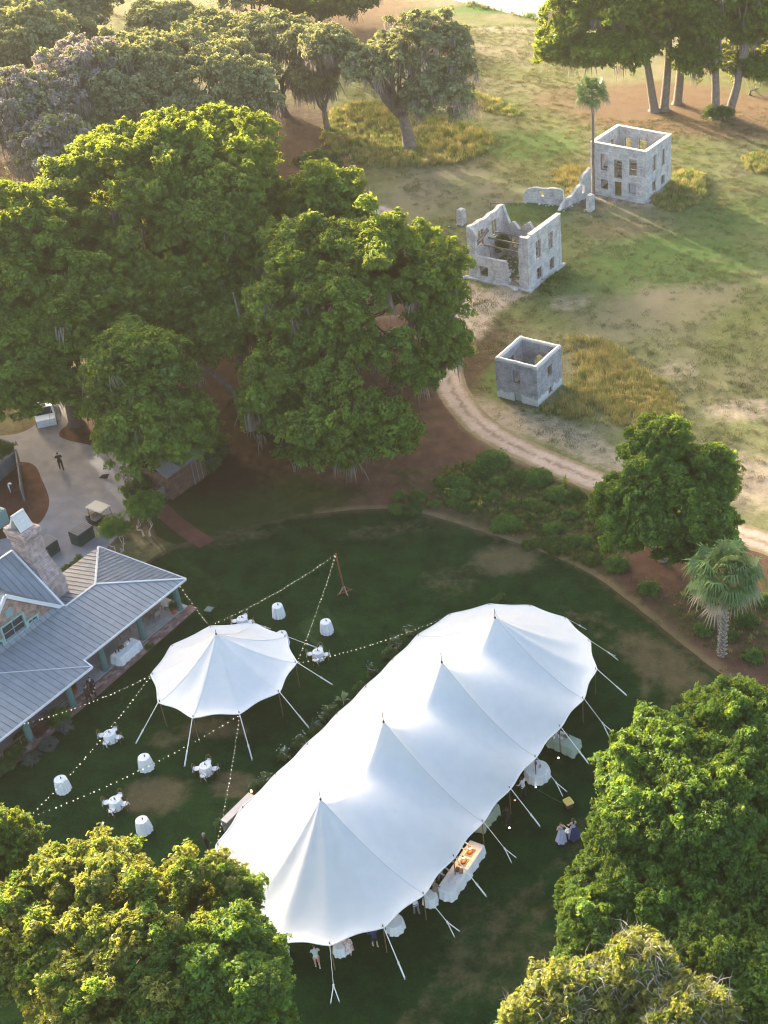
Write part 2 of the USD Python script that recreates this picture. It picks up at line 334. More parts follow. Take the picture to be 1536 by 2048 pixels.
sheet('pine_straw_bed', straw_poly.difference(lawn_poly), .008, m_straw, .9, 1.2, {'grass': lambda p: np.maximum.reduce([blob(p, at(480, 1000), (9, 6)), blob(p, at(330, 1060), (6, 6)), blob(p, at(600, 990), (7, 3)) * .8, blob(p, at(1040, 1010), (11, 6), -.4) * .62, blob(p, at(1450, 1230), (7, 5)) * .55]), 'shaded_floor': lambda p: np.maximum.reduce([blob(p, at(470, 850), (10, 14)), blob(p, at(650, 780), (12, 14))])})
sheet('dirt_road', road_poly, .016, m_road, .5, 1.0, {'mid': lambda p: .85 * np.clip(1.25 - shapely.distance(LineString(road_c), shapely.points(p)) / .38, 0, 1)})
sheet('gravel_yard', gravel_poly.difference(lawn_poly.buffer(.0)), .012, m_gravel, 1.0, .4)
sheet('dirt_track', track_poly, .012, m_road, .7, .9)
sheet('mulch_island', gpoly([(-60, 935), (20, 925), (55, 925), (82, 955), (98, 1010), (88, 1035), (60, 1060), (-20, 1080), (-80, 1020)], .06, 4), .02, m_bark, .8, .3)
sheet('mulch_island', gpoly([(118, 868), (150, 842), (240, 840), (265, 870), (225, 893), (170, 888)], .06, 6), .02, m_bark, .8, .3)
pathc = LineString([G2(312, 1008), G2(345, 1040), G2(375, 1063), G2(415, 1088)])
sheet('brick_path', pathc.buffer(.75, cap_style='flat'), .016, m_path, .6, .3)
m_water = mat('water', {'g': ('geometry', {}), 'n': ('noise_texture', {'scale': 1.2, 'detail': 3.0}), 'b': ('bump', {'strength': .15, 'distance': .05}),
                        'p': ('principled_bsdf', {'base_color': (.10, .11, .10), 'roughness': .12, 'ior': 1.33, 'specular_ior_level': .5})},
              [('g.position', 'n.vector'), ('n.fac', 'b.height'), ('b.normal', 'p.normal')], 'p.BSDF')
shore = [G2(*p) for p in ((840, -14), (895, -2), (940, 9), (1000, 22), (1045, 32), (1085, 42), (1130, 49), (1190, 40), (1290, 10), (1400, -60))]
wp = Polygon(list(smooth_ring(shore, .8, 2, False, 2.0)) + [np.array([60, 420.0]), np.array([-10, 700]), np.array([-260, 700]), np.array([-120, 360])]).buffer(0)
wm = MB().prism(wp, -.3, .02)
tag(obj('lake', wm, m_water), kind='structure')
# ------------------------------------------------------------------ trees
m_bark_grey = plain('oak_bark', (.17, .145, .125), .9, .35, 3.0, bump=.8, bscale=9.0, spec=.1)
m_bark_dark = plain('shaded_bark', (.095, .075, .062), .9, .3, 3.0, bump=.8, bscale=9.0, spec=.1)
m_bark_pale = plain('pale_bark', (.42, .37, .33), .9, .25, 4.0, bump=.5, bscale=12.0, spec=.1)
m_leaf_oak = leafmat('oak_leaves', (.045, .110, .012), (.185, .33, .036), .40, (.38, .44, .035))
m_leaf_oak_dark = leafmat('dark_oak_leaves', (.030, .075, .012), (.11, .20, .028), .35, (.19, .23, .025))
m_leaf_grey = leafmat('greyish_oak_leaves', (.17, .205, .10), (.38, .42, .21), .38, (.30, .30, .09))
m_leaf_bright = leafmat('spring_leaves', (.030, .095, .012), (.145, .32, .03), .42, (.34, .45, .035))
m_leaf_gold = leafmat('tawny_leaves', (.10, .13, .022), (.34, .365, .07), .42, (.46, .45, .05))
m_leaf_shrub = leafmat('shrub_leaves', (.028, .085, .018), (.10, .21, .045), .35, (.14, .2, .03))
m_leaf_hedge = leafmat('ivy_leaves', (.03, .085, .014), (.11, .22, .035), .35, (.16, .22, .03))
m_moss = leafmat('hanging_moss', (.17, .165, .15), (.34, .325, .29), .25, (.3, .26, .2))
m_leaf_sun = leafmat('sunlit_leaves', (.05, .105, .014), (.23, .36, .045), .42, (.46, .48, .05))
m_leaf_lilac = leafmat('moss_grey_crown', (.20, .195, .175), (.42, .385, .365), .3, (.45, .38, .33))
m_moss_warm = leafmat('pale_moss', (.27, .24, .22), (.46, .41, .38), .3, (.36, .28, .24))

def leaf_cluster(seed, n, r, leaf, flat=.75, up=.35):
    """one billow of foliage: leaves over a rough dome, facing out and up, a few inside"""
    g = np.random.default_rng(seed)
    d = g.normal(size=(n, 3)); d /= np.linalg.norm(d, axis=1, keepdims=True)
    d[:, 2] = np.where(d[:, 2] < -.25, -d[:, 2], d[:, 2])
    k = g.normal(size=(7, 3)) + [0, 0, .3]; k /= np.linalg.norm(k, axis=1, keepdims=True)
    bump = .78 + .75 * np.max(np.exp(-((d[:, None] - k[None]) ** 2).sum(2) / .16), 1)
    p = d * (r * bump[:, None] * g.uniform(.30, 1.0, (n, 1)) ** .33 * .82) * [1, 1, flat]
    nrm = d * .9 + g.normal(size=(n, 3)) * .58 + [0, 0, up]; nrm /= np.linalg.norm(nrm, axis=1, keepdims=True)
    t = np.cross(nrm, g.normal(size=(n, 3))); t /= np.linalg.norm(t, axis=1, keepdims=True); b = np.cross(nrm, t)
    L = leaf * g.uniform(.5, 1.5, (n, 1)); W = L * g.uniform(.45, .75, (n, 1)); c = nrm * L * .14
    v = np.stack([p - t * L * .5, p + b * W * .5 + c, p + t * L * .5, p - b * W * .5 + c], 1).reshape(-1, 3)
    k = np.arange(n)[:, None] * 4
    f = np.vstack([k + [0, 1, 2], k + [0, 2, 3]]); f = f[np.argsort(np.r_[np.arange(n), np.arange(n)], kind='stable')]
    return v, f
def moss_bundle(seed, n, length, w=.05):
    g = np.random.default_rng(seed); v, f = [], []
    for _ in range(n):
        L = length * g.uniform(.35, 1.0); x, y = g.normal(size=2) * length * .16; a = g.uniform(0, 2 * PI); ww = w * g.uniform(.6, 1.6)
        dx, dy = math.cos(a) * ww, math.sin(a) * ww; k = len(v)
        sx, sy = g.normal(size=2) * .08 * L
        v += [[x - dx, y - dy, 0], [x + dx, y + dy, .05], [x + sx - dx * .9, y + sy - dy * .9, -L * .55], [x + sx + dx * .9, y + sy + dy * .9, -L * .5], [x + sx * 1.5, y + sy * 1.5, -L]]
        f += [[k, k + 1, k + 3], [k, k + 3, k + 2], [k + 2, k + 3, k + 4]]
    return np.array(v), np.array(f)
def twig_bundle(seed, n, r, w=.009):
    g = np.random.default_rng(seed); v, f = [], []
    for _ in range(n):
        d = g.normal(size=3) + [0, 0, .5]; d /= np.linalg.norm(d); a = g.normal(size=3) * r * .2; b = a + d * r * g.uniform(.5, 1.0); m = (a + b) / 2 + g.normal(size=3) * r * .1
        s = np.cross(d, g.normal(size=3)); s *= w / np.linalg.norm(s); k = len(v)
        v += [a - s, a + s, m - s * .8, m + s * .8, b]; f += [[k, k + 1, k + 3], [k, k + 3, k + 2], [k + 2, k + 3, k + 4]]
    return np.array(v), np.array(f)

def quats(g, n, tilt=.5):
    yaw = g.uniform(0, 2 * PI, n); ax = g.uniform(0, 2 * PI, n); t = g.normal(size=n) * tilt
    qw, qz = np.cos(yaw / 2), np.sin(yaw / 2); tw, tx, ty = np.cos(t / 2), np.sin(t / 2) * np.cos(ax), np.sin(t / 2) * np.sin(ax)
    return np.stack([tw * qw, tx * qw + ty * qz, ty * qw - tx * qz, tw * qz], 1)   # w x y z
def scatter(parent, name, protos, m, pos, scale, quat, seed=0, kind='stuff', label=None):
    """many copies of small sprays as one part"""
    path = uname(path_of(parent), name)
    pi = UsdGeom.PointInstancer.Define(stage, path)
    for k, pr in enumerate(protos):
        usdkit.mesh(stage, f'{path}/spray_{k:03d}' if k else f'{path}/spray', pr, m[k % len(m)] if isinstance(m, list) else m)
    pi.CreatePrototypesRel().SetTargets([Sdf.Path(f'{path}/spray_{k:03d}' if k else f'{path}/spray') for k in range(len(protos))])
    g = np.random.default_rng(seed + 991)
    pi.CreateProtoIndicesAttr(Vt.IntArray.FromNumpy(g.integers(0, len(protos), len(pos)).astype(np.int32)))
    pi.CreatePositionsAttr(Vt.Vec3fArray.FromNumpy(np.asarray(pos, np.float32)))
    s = np.asarray(scale, np.float32); s = np.repeat(s[:, None], 3, 1) if s.ndim == 1 else s
    pi.CreateScalesAttr(Vt.Vec3fArray.FromNumpy(s))
    pi.CreateOrientationsAttr(Vt.QuathArray([Gf.Quath(float(a), float(b), float(c), float(d)) for a, b, c, d in quat]))
    p = pi.GetPrim(); p.SetCustomDataByKey('kind', kind)
    if label: p.SetCustomDataByKey('label', label)
    return p

def sphere_pts(g, n):
    k = np.arange(n) + .5; ph = np.arccos(1 - 2 * k / n); th = PI * (1 + 5 ** .5) * k + g.uniform(0, 6)
    return np.stack([np.cos(th) * np.sin(ph), np.sin(th) * np.sin(ph), np.cos(ph)], 1)
def crown_lumps(g, boughs, lump, low=-.45, fill=1.0):
    """billows of foliage over the upper surfaces of a few big boughs: centres and radii"""
    C, Rr = [], []
    for (c, r) in boughs:
        c, r = np.array(c, float), np.array(r, float)
        area = 4 * PI * (r[0] * r[1] + r[0] * r[2] + r[1] * r[2]) / 3
        n = int(area / (lump * lump * 2.0) * fill)
        d = sphere_pts(g, n); d = d[d[:, 2] > low]; d += g.normal(size=d.shape) * .10
        rad = g.uniform(.45, 1.3, len(d)) * lump
        p = c + d * (r - rad[:, None] * 1.02 - .2).clip(.2) * g.uniform(.80, 1.08, (len(d), 1))
        inside = np.zeros(len(p), bool)
        for (c2, r2) in boughs:
            if c2 is not c and not np.allclose(c, c2): inside |= ((((p - c2) / (np.array(r2) - lump * .9).clip(.1)) ** 2).sum(1) < 1)
        C.append(p[~inside]); Rr.append(rad[~inside])
    return np.concatenate(C), np.concatenate(Rr)
def limb_path(a, b, g, sag=.12, n=7):
    a, b = np.array(a, float), np.array(b, float); t = np.linspace(0, 1, n)[:, None]; L = np.linalg.norm(b - a)
    q = a + (b - a) * t; q[:, 2] += (np.sin(PI * t[:, 0]) * sag * L); q[1:-1] += g.normal(size=(n - 2, 3)) * L * .035
    return q

PROTO = {}
def protos(kind):
    if kind not in PROTO:
        n, r, leaf, flat = dict(oak=(105, .80, .33, .8), far=(85, .95, .42, .75), near=(125, .50, .19, .85), shrub=(80, .38, .13, .85), tuft=(70, .4, .14, .8))[kind]
        PROTO[kind] = [leaf_cluster(11 + k + len(kind) * 7, n, r, leaf, flat) for k in range(3)]
    return PROTO[kind]
MOSS = [moss_bundle(s, 22, 2.2, .035) for s in (1, 2)]
TWIG = [twig_bundle(s, 14, 1.0) for s in (4, 5)]

def tree(name, label, base, boughs, lump=1.9, kind='oak', leaf=None, bark=None, density=1.0, trunk_r=.55, fork=.35, limbs=9, moss=0, moss_mat=None, low=-.45, seed=1, group=None,
         stems=((0, 0, 0, 0),), twigs=0, size=1.0, cat='tree', fill=1.0, bare=()):
    """trunk(s), limbs running up into the boughs, crown of leaf sprays, hanging moss"""
    g = np.random.default_rng(seed)
    base = np.array([base[0], base[1], 0.0])
    t = thing(name, label, cat, base, 0, group)
    boughs = [(np.array(c, float) - base, np.array(r, float)) for c, r in boughs]
    C, Rr = crown_lumps(g, boughs, lump, low, fill)
    topz = max(c[2] for c, r in boughs)
    bark = bark or m_bark_grey
    for (sx, sy, lx, ly) in stems:
        fz = topz * fork; hub = np.array([sx + lx, sy + ly, fz])
        q = np.array([[sx, sy, -.1], [sx, sy, .35], [sx + lx * .3, sy + ly * .3, fz * .4], [sx + lx * .7, sy + ly * .7, fz * .75], hub]) + np.r_[np.zeros((2, 3)), g.normal(size=(3, 3)) * .12]
        obj('trunk', MB().tube(q, np.array([1.7, 1.15, .95, .85, .75]) * trunk_r, 10), bark, t, smooth=40)
        order = g.permutation(len(C))
        near = order[np.argsort(np.linalg.norm((C[order] - hub)[:, :2], axis=1) + g.uniform(0, 3 * lump, len(order)))] if len(stems) > 1 else order
        for k in near[:max(2, limbs // len(stems))]:
            e = C[k] * [.97, .97, 1] - [0, 0, Rr[k] * .4]; p = limb_path(hub - [0, 0, fz * g.uniform(.02, .25)], e, g, g.uniform(-.02, .14))
            mb = MB().tube(p, np.linspace(trunk_r * g.uniform(.38, .6), trunk_r * .10, len(p)), 7)
            for _ in range(3):
                a = p[g.integers(3, 6)]; j = np.argmin(np.linalg.norm(C - (a + g.normal(size=3) * lump * 1.6), axis=1))
                mb.tube(limb_path(a, C[j], g, .05, 5), np.linspace(trunk_r * .2, trunk_r * .05, 5), 5)
            obj('limb', mb, bark, t, smooth=40)
    for (a, pts) in bare: obj('limb', MB().tube(np.array(pts) - base, a, 8), m_bark_grey, t, smooth=40)
    pr = protos(kind); rc = dict(oak=.80, far=.95, near=.50, shrub=.38, tuft=.4)[kind] * size
    pos, sc = [], []
    for c, r in zip(C, Rr):
        n = max(4, int(density * 5.4 * (r / rc) ** 2))
        d = g.normal(size=(n, 3)); d /= np.linalg.norm(d, axis=1, keepdims=True)
        d[:, 2] = np.where(d[:, 2] < -.35, -d[:, 2] * .8, d[:, 2])
        pos.append(c + d * [1, 1, .82] * r * g.uniform(.60, 1.12, (n, 1))); sc.append(g.uniform(.40, 1.25, n) * size)
    pos, sc = np.concatenate(pos), np.concatenate(sc)
    ok = pos[:, 2] > .5
    pos, sc = pos[ok], sc[ok]
    scatter(t, 'crown', pr, leaf or m_leaf_oak, pos, sc[:, None] * g.uniform(.75, 1.25, (len(sc), 3)), quats(g, len(pos), .7), seed)
    if moss:
        k = g.choice(len(pos), min(moss, len(pos)), p=None, replace=False)
        mp = pos[k] - [0, 0, .4]
        mp[:, 2] = np.maximum(mp[:, 2], 2.4)
        scatter(t, 'hanging_moss', MOSS, moss_mat or m_moss, mp, g.uniform(.6, 1.5, len(k)), quats(g, len(k), .06), seed + 5)
    if twigs:
        k = g.choice(len(pos), min(twigs, len(pos)), replace=False)
        scatter(t, 'bare_twigs', TWIG, m_bark_pale, pos[k], g.uniform(.7, 1.5, len(k)), quats(g, len(k), .8), seed + 9)
    return t

def B(xc, half, ytop, Y, zbot=None, ry=None):
    """one bough surveyed from the photograph: middle column, half width (photo px), top row, distance; returns centre and radii in metres"""
    ang = PITCH + math.atan((ytop - PY0) / FPX)
    top = CAM_H - Y * math.tan(ang)
    zb = 0.0 if zbot is None else zbot
    cz = (top + zb) / 2
    dep = Y * math.cos(PITCH) + (CAM_H - cz) * math.sin(PITCH)
    r = half * dep / FPX
    return np.array([(xc - PX0) * dep / FPX, Y, cz]), np.array([r, ry or r, max((top - zb) / 2, 1.0)])

TREES = []
tree('live_oak', 'huge spreading live oak, the tallest dome of bright green foliage left of the ruins', G2(505, 850), [B(360, 228, 218, 121, 7), B(200, 150, 300, 117, 7), B(440, 120, 350, 113, 9), B(310, 200, 430, 112, 3.5), B(440, 110, 490, 110, 5.0), B(380, 90, 560, 107, 4.0), B(445, 75, 600, 105, 5.5)], 2.1, seed=2, moss=110, trunk_r=.75, limbs=14,
     stems=((0, 0, -1.5, 6), (.6, 1.5, 1, 9)), fork=.5, leaf=m_leaf_oak,
     bare=[([.46, .40, .34, .26, .06], [G(500, 840, 1.5), G(480, 800, 4.2), G(450, 765, 6), G(415, 738, 7.2), G(372, 720, 8.5)]), ([.34, .3, .26, .2, .06], [G(515, 800, 1), G(500, 740, 4.5), G(490, 690, 8), G(484, 650, 11), G(466, 585, 14)])])
tree('live_oak', 'live oak at the left picture edge with foliage sweeping down over the gravel', G2(152, 848), [B(55, 150, 395, 107, 5), B(170, 130, 500, 104, 4), B(55, 125, 640, 100, 2.0), B(-10, 90, 560, 103, 3)], 1.8, seed=3, moss=60, trunk_r=.55, limbs=8, bark=m_bark_dark)
tree('live_oak', 'round dark green live oak nearest the sandy track, right of the other oaks', G2(640, 860), [B(705, 215, 425, 107, 3.5), B(800, 140, 550, 104, 2.0), B(655, 172, 660, 99.5, .8), B(590, 105, 470, 109, 5), B(690, 150, 740, 96.3, .3), B(770, 105, 585, 102.5, 2.0)], 2.0, seed=4, moss=90, trunk_r=.6, limbs=10, bark=m_bark_dark)
tree('live_oak', 'smaller live oak dome peeping over behind the track-side oak', G2(640, 600), [B(655, 108, 312, 119, 6)], 1.8, seed=5, moss=20, trunk_r=.4, limbs=6, bark=m_bark_dark)
tree('live_oak', 'low live oak whose branches hang over the brick outbuilding', G2(330, 880), [B(285, 115, 640, 96.5, 3.6), B(310, 118, 770, 93.5, 2.2)], 1.5, seed=6, moss=50, trunk_r=.35, limbs=7, bark=m_bark_dark)
MOSSY = 'mossy oaks at the upper left'
tree('mossy_oak', 'broad dome shaped pale green mossy oak right behind the tallest bright green dome', G2(330, 330), [B(335, 205, 62, 176, 4), B(445, 108, 95, 170, 3), B(240, 110, 120, 168, 3)], 2.0, 'far', m_leaf_grey, seed=21, moss=260, trunk_r=.7, limbs=8, bark=m_bark_dark)
tree('mossy_oak', 'grey lilac oak smothered in hanging moss at the left edge', G2(90, 340), [B(185, 120, 75, 170, 5), B(60, 120, 130, 160, 4), B(120, 100, 215, 153, 2)], 1.8, 'far', [m_leaf_lilac, m_leaf_grey, m_leaf_lilac], seed=22, moss=1100, moss_mat=m_moss_warm, trunk_r=.6, limbs=9, density=.6, bark=m_bark_dark)
tree('mossy_oak', 'green oak in the upper left corner of the wood', G2(70, 250), [B(70, 125, -25, 205, 2), B(-40, 110, 60, 190, 3)], 2.2, 'far', m_leaf_grey, seed=23, moss=120, trunk_r=.6, limbs=6, bark=m_bark_dark)
tree('mossy_oak', 'oak rising behind the pale green dome at the top of the picture', G2(350, 200), [B(345, 95, -5, 208, 2), B(430, 70, 15, 200, 4)], 2.0, 'far', m_leaf_grey, seed=24, moss=140, trunk_r=.5, limbs=6, bark=m_bark_dark)
tree('mossy_oak', 'long low oak of the wood with its crown end curling over the shady clearing', G2(570, 230), [B(545, 105, 25, 196, 5), B(620, 75, 45, 190, 7), B(470, 70, 30, 200, 3)], 1.9, 'far', m_leaf_grey, seed=25, moss=260, trunk_r=.5, limbs=7, bark=m_bark_dark)
tree('mossy_oak', 'slim moss curtained oak with a short bare foot in the sunlit clearing', G2(655, 262), [B(650, 68, 62, 188, 5), B(625, 52, 130, 186, 4), B(690, 40, 90, 189, 6)], 1.5, 'far', m_leaf_grey, seed=26, moss=420, trunk_r=.45, limbs=7, density=.7)
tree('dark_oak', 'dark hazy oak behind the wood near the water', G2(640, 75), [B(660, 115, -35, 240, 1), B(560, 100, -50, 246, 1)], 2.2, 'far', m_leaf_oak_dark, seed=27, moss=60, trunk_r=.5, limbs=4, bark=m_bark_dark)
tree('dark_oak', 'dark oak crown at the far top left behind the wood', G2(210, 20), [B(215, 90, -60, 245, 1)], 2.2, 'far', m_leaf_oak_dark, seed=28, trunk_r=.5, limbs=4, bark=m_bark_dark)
tree('lone_oak', 'lone leaning oak with a thick pale trunk and moss hung limbs in the clearing', G2(820, 297), [B(850, 95, 25, 178, 8.5), B(905, 52, 68, 177, 7), B(765, 85, 80, 178, 8.5), B(660, 66, 48, 181, 9.5), B(875, 75, 130, 174, 3.8)], 1.2, 'far', m_leaf_grey, seed=29, moss=240, trunk_r=.85, limbs=22, density=.5, fill=.8,
     stems=((0, 0, -1.2, 1), ), fork=.42, moss_mat=m_moss_warm)
tree('tall_oak', 'tall oak group with three pale trunks standing behind the larger ruin', G2(1308, 222), [B(1240, 140, -110, 197, 9.5), B(1335, 125, -160, 199, 10), B(1172, 100, -30, 196, 6), B(1122, 54, 52, 193, 4.6), B(1225, 95, 40, 192, 4.9), B(1320, 90, 20, 200, 8)], 2.0, 'far', m_leaf_oak, seed=30, moss=190, trunk_r=.62, limbs=18,
     stems=((0, 0, -2.0, 1), (1.5, .4, .6, 1.5), (3.6, 3.2, .9, 2.0)), fork=.62, low=-.6)
tree('tall_oak', 'tall ivy footed oak with two pale trunks at the upper right edge', G2(1430, 235), [B(1470, 125, -150, 198, 10), B(1405, 85, -40, 195, 7.5), B(1530, 105, -60, 197, 5.5), B(1500, 62, 95, 194, 2.8), B(1395, 55, 70, 192, 4.2)], 2.0, 'far', m_leaf_oak, seed=31, moss=170, trunk_r=.62, limbs=14,
     stems=((0, 0, -.3, 1.0), (2.0, .3, 2.2, 1.2)), fork=.6, low=-.6)
tree('sunlit_shrub', 'golden sunlit thicket glowing beyond the ivy footed oak', G2(1500, 190), [B(1490, 60, 95, 214, .3), B(1560, 60, 120, 210, .3)], 1.6, 'far', m_leaf_gold, seed=32, trunk_r=.15, limbs=4)
tree('sunlit_shrub', 'sunlit green thicket seen between the two tall oaks', G2(1310, 110), [B(1330, 60, 40, 246, .3)], 1.7, 'far', m_leaf_gold, seed=33, trunk_r=.15, limbs=4)
tree('ivy_clump', 'dark ivy clump round the foot of the oak at the upper right', G2(1440, 245), [B(1440, 38, 218, 190, .1, 1.6)], .8, 'tuft', m_leaf_shrub, seed=34, trunk_r=.08, limbs=3, cat='ivy', size=1.6)
tree('broadleaf_tree', 'bushy two topped tree with sunlit tips between the sandy track and the palm', G2(1325, 1120), [B(1320, 88, 838, 87, 1.5), B(1300, 122, 930, 83.5, .6), B(1425, 60, 880, 85.5, 2.0), B(1380, 105, 970, 82.5, .5), B(1245, 55, 1000, 82.5, .4)], 1.25, 'oak', m_leaf_bright, seed=35, trunk_r=.28, limbs=9, size=.72, density=1.1)
tree('broadleaf_tree', 'big spreading tree at the right edge beside the women in pale dresses', G2(1330, 1880), [B(1320, 145, 1470, 53.5, 4), B(1270, 100, 1575, 49.8, 3.5), B(1218, 110, 1725, 46.4, 3), B(1400, 140, 1560, 50, 5), B(1190, 95, 1815, 43.6, 2), B(1330, 130, 1740, 46, 4)], 1.0, 'near', m_leaf_bright, seed=36, trunk_r=.4, limbs=10, bark=m_bark_dark, density=.95)
tree('broadleaf_tree', 'tall tree reaching out of the right edge above the other right hand trees', G2(1560, 1800), [B(1480, 130, 1385, 57.5, 4), B(1540, 130, 1480, 54, 5), B(1440, 100, 1450, 55.5, 4)], 1.0, 'near', m_leaf_bright, seed=37, trunk_r=.4, limbs=8, bark=m_bark_dark, density=.95)
tree('broadleaf_tree', 'deep green tree in the lower right corner', G2(1520, 2150), [B(1500, 150, 1740, 46.5, 3), B(1420, 120, 1840, 43, 3), B(1500, 120, 1900, 41.5, 3)], 1.2, 'near', m_leaf_oak, seed=38, trunk_r=.35, limbs=7, bark=m_bark_dark)
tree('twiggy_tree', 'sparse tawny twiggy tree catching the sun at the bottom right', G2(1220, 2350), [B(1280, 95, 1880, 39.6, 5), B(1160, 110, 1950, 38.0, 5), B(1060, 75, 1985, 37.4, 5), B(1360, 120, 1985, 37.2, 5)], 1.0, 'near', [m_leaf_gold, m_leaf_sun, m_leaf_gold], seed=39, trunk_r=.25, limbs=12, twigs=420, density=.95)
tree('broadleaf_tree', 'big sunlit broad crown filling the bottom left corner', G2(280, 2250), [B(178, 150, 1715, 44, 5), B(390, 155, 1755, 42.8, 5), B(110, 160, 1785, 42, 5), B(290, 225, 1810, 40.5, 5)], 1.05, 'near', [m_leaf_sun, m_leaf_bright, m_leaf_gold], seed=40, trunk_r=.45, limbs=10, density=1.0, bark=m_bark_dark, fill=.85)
tree('broadleaf_tree', 'green tree below the tent corner at the bottom left', G2(470, 2250), [B(500, 95, 1835, 40.5, 3), B(430, 110, 1890, 38.8, 3), B(520, 85, 1930, 38, 2)], 1.0, 'near', m_leaf_bright, seed=41, trunk_r=.35, limbs=8, bark=m_bark_dark)
tree('broadleaf_tree', 'tree at the left edge below the string light post', G2(-20, 1900), [B(25, 80, 1630, 47.5, 3), B(-70, 110, 1600, 48, 3)], 1.2, 'near', m_leaf_oak, seed=42, trunk_r=.3, limbs=6, bark=m_bark_dark)
tree('small_tree', 'small round tree with white forked trunk between golf cart and lawn path', G2(293, 1072), [B(292, 44, 985, G2(293, 1072)[1], 1.5)], .75, 'shrub', m_leaf_bright, bark=m_bark_pale, seed=43, trunk_r=.06, limbs=2, stems=((-.25, 0, -.3, 0), (.3, 0, .3, 0)), size=1.25)
tree('small_tree', 'small round tree with white trunk touching the hip end of the porch roof', G2(236, 1104), [B(231, 36, 1040, G2(236, 1104)[1], 1.2)], .7, 'shrub', m_leaf_bright, bark=m_bark_pale, seed=44, trunk_r=.06, limbs=2, stems=((-.2, 0, -.3, 0), (.3, 0, .3, 0)), size=1.25)
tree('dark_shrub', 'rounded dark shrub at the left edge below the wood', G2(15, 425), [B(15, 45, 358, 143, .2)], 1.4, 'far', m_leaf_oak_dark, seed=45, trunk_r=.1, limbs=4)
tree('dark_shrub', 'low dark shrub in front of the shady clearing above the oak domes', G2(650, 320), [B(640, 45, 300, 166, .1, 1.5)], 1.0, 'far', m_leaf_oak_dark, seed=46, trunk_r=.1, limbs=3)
# the wood's dim interior behind the oak domes: more trunks and crowns in the shade
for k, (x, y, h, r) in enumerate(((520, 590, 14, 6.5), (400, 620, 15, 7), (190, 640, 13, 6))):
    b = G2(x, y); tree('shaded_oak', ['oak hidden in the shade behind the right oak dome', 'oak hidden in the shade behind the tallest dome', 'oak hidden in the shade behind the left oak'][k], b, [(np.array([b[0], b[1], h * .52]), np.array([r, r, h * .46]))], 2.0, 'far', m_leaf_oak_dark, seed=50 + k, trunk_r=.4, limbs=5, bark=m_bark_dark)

# far shore woods and neighbours outside the frame that shade the meadow
for k, (x, y, h, r) in enumerate(((-71, 113, 21, 9), (-82, 130, 21, 10), (-66, 96, 17, 6), (-62, 232, 15, 9), (-90, 218, 16, 10), (-118, 205, 16, 10), (-128, 172, 17, 10), (-104, 150, 17, 10), (-85, 190, 16, 9), (-95, 128, 16, 9), (-110, 240, 15, 10))):
    tree('wood_tree', 'oak of the wood beyond the left edge', (x, y), [(np.array([x, y, h * .58]), np.array([r, r, h * .42]))], 2.6, 'far', m_leaf_grey, seed=60 + k, trunk_r=.5, limbs=4, bark=m_bark_dark, group='oaks of the wood beyond the left edge', moss=40)

# ------------------------------------------------------------------ palms
def palm(name, label, base, h, r, seed, dead=.2, trunk_r=.2, boots=True, mtrunk=None):
    g = np.random.default_rng(seed); t = thing(name, label, 'palm tree', (base[0], base[1], 0))
    tr = MB().tube([[0, 0, -.1], [0, 0, h * .3], [.05, .02, h * .7], [0, 0, h]], [trunk_r * 1.25, trunk_r, trunk_r * .95, trunk_r * 1.1], 10)
    obj('trunk', tr, mtrunk or m_bark_grey, t, smooth=50)
    if boots:
        bt = MB()
        for k in range(int(h / .11)):
            z = .1 + k * .11
            for s in range(5):
                a = k * .9 + s * 2 * PI / 5 + g.normal() * .1; c = np.array([math.cos(a), math.sin(a), 0])
                bt.bar(c * trunk_r * .9 + [0, 0, z], c * (trunk_r + g.uniform(.1, .24)) + [0, 0, z + g.uniform(.12, .24)], .10, .03)
        tag(obj('boot', bt, m_boot, t), kind='stuff')
    n = int(58 * (r / 2.2) ** .5); fr, de = 0, 0
    for k in range(n):
        el = math.asin(1 - 1.62 * (k + .5) / n); a = k * 2.39996 + g.normal() * .35
        dead_one = el + g.normal() * .12 < -.36
        d = np.array([math.cos(a) * math.cos(el), math.sin(a) * math.cos(el), math.sin(el)])
        L = r * g.uniform(.38, .74); hub = np.array([0, 0, h]) + d * L + [0, 0, -.12 * L * (1 - d[2])]
        mb = MB(); mb.bar([0, 0, h], hub, .035, .02)
        side = np.cross(d, [0, 0, 1.0]); side /= np.linalg.norm(side) + 1e-9; upv = np.cross(side, d)
        m = 17; V, F = [], []
        for i in range(m):
            f = (i / (m - 1) - .5) * 3.9; dr = d * math.cos(f) + side * math.sin(f); LL = r * .46 * g.uniform(.85, 1.1) * (1 - .18 * abs(f) / 1.95)
            w = np.cross(dr, upv) * .048 * (r / 2)
            mid = hub + dr * LL * .55 + upv * .05; tip = hub + dr * LL + np.array([0, 0, -.5 * LL * g.uniform(.3, 1.9)])
            b0 = len(V); V += [hub - w * .4, hub + w * .4, mid - w, mid + w, tip]; F += [[b0, b0 + 1, b0 + 3], [b0, b0 + 3, b0 + 2], [b0 + 2, b0 + 3, b0 + 4]]
        mb.add(V, F)
        obj('dead_frond' if dead_one else 'frond', mb, m_frond_dead if dead_one else m_frond, t)
    return t
m_boot = plain('palm_boots', (.36, .33, .28), .9, .3, 8.0)
m_frond = leafmat('palm_fronds', (.06, .135, .035), (.19, .30, .105), .25, (.16, .2, .06))
m_frond_dead = leafmat('dry_fronds', (.30, .26, .19), (.42, .37, .28), .25, (.4, .33, .2))
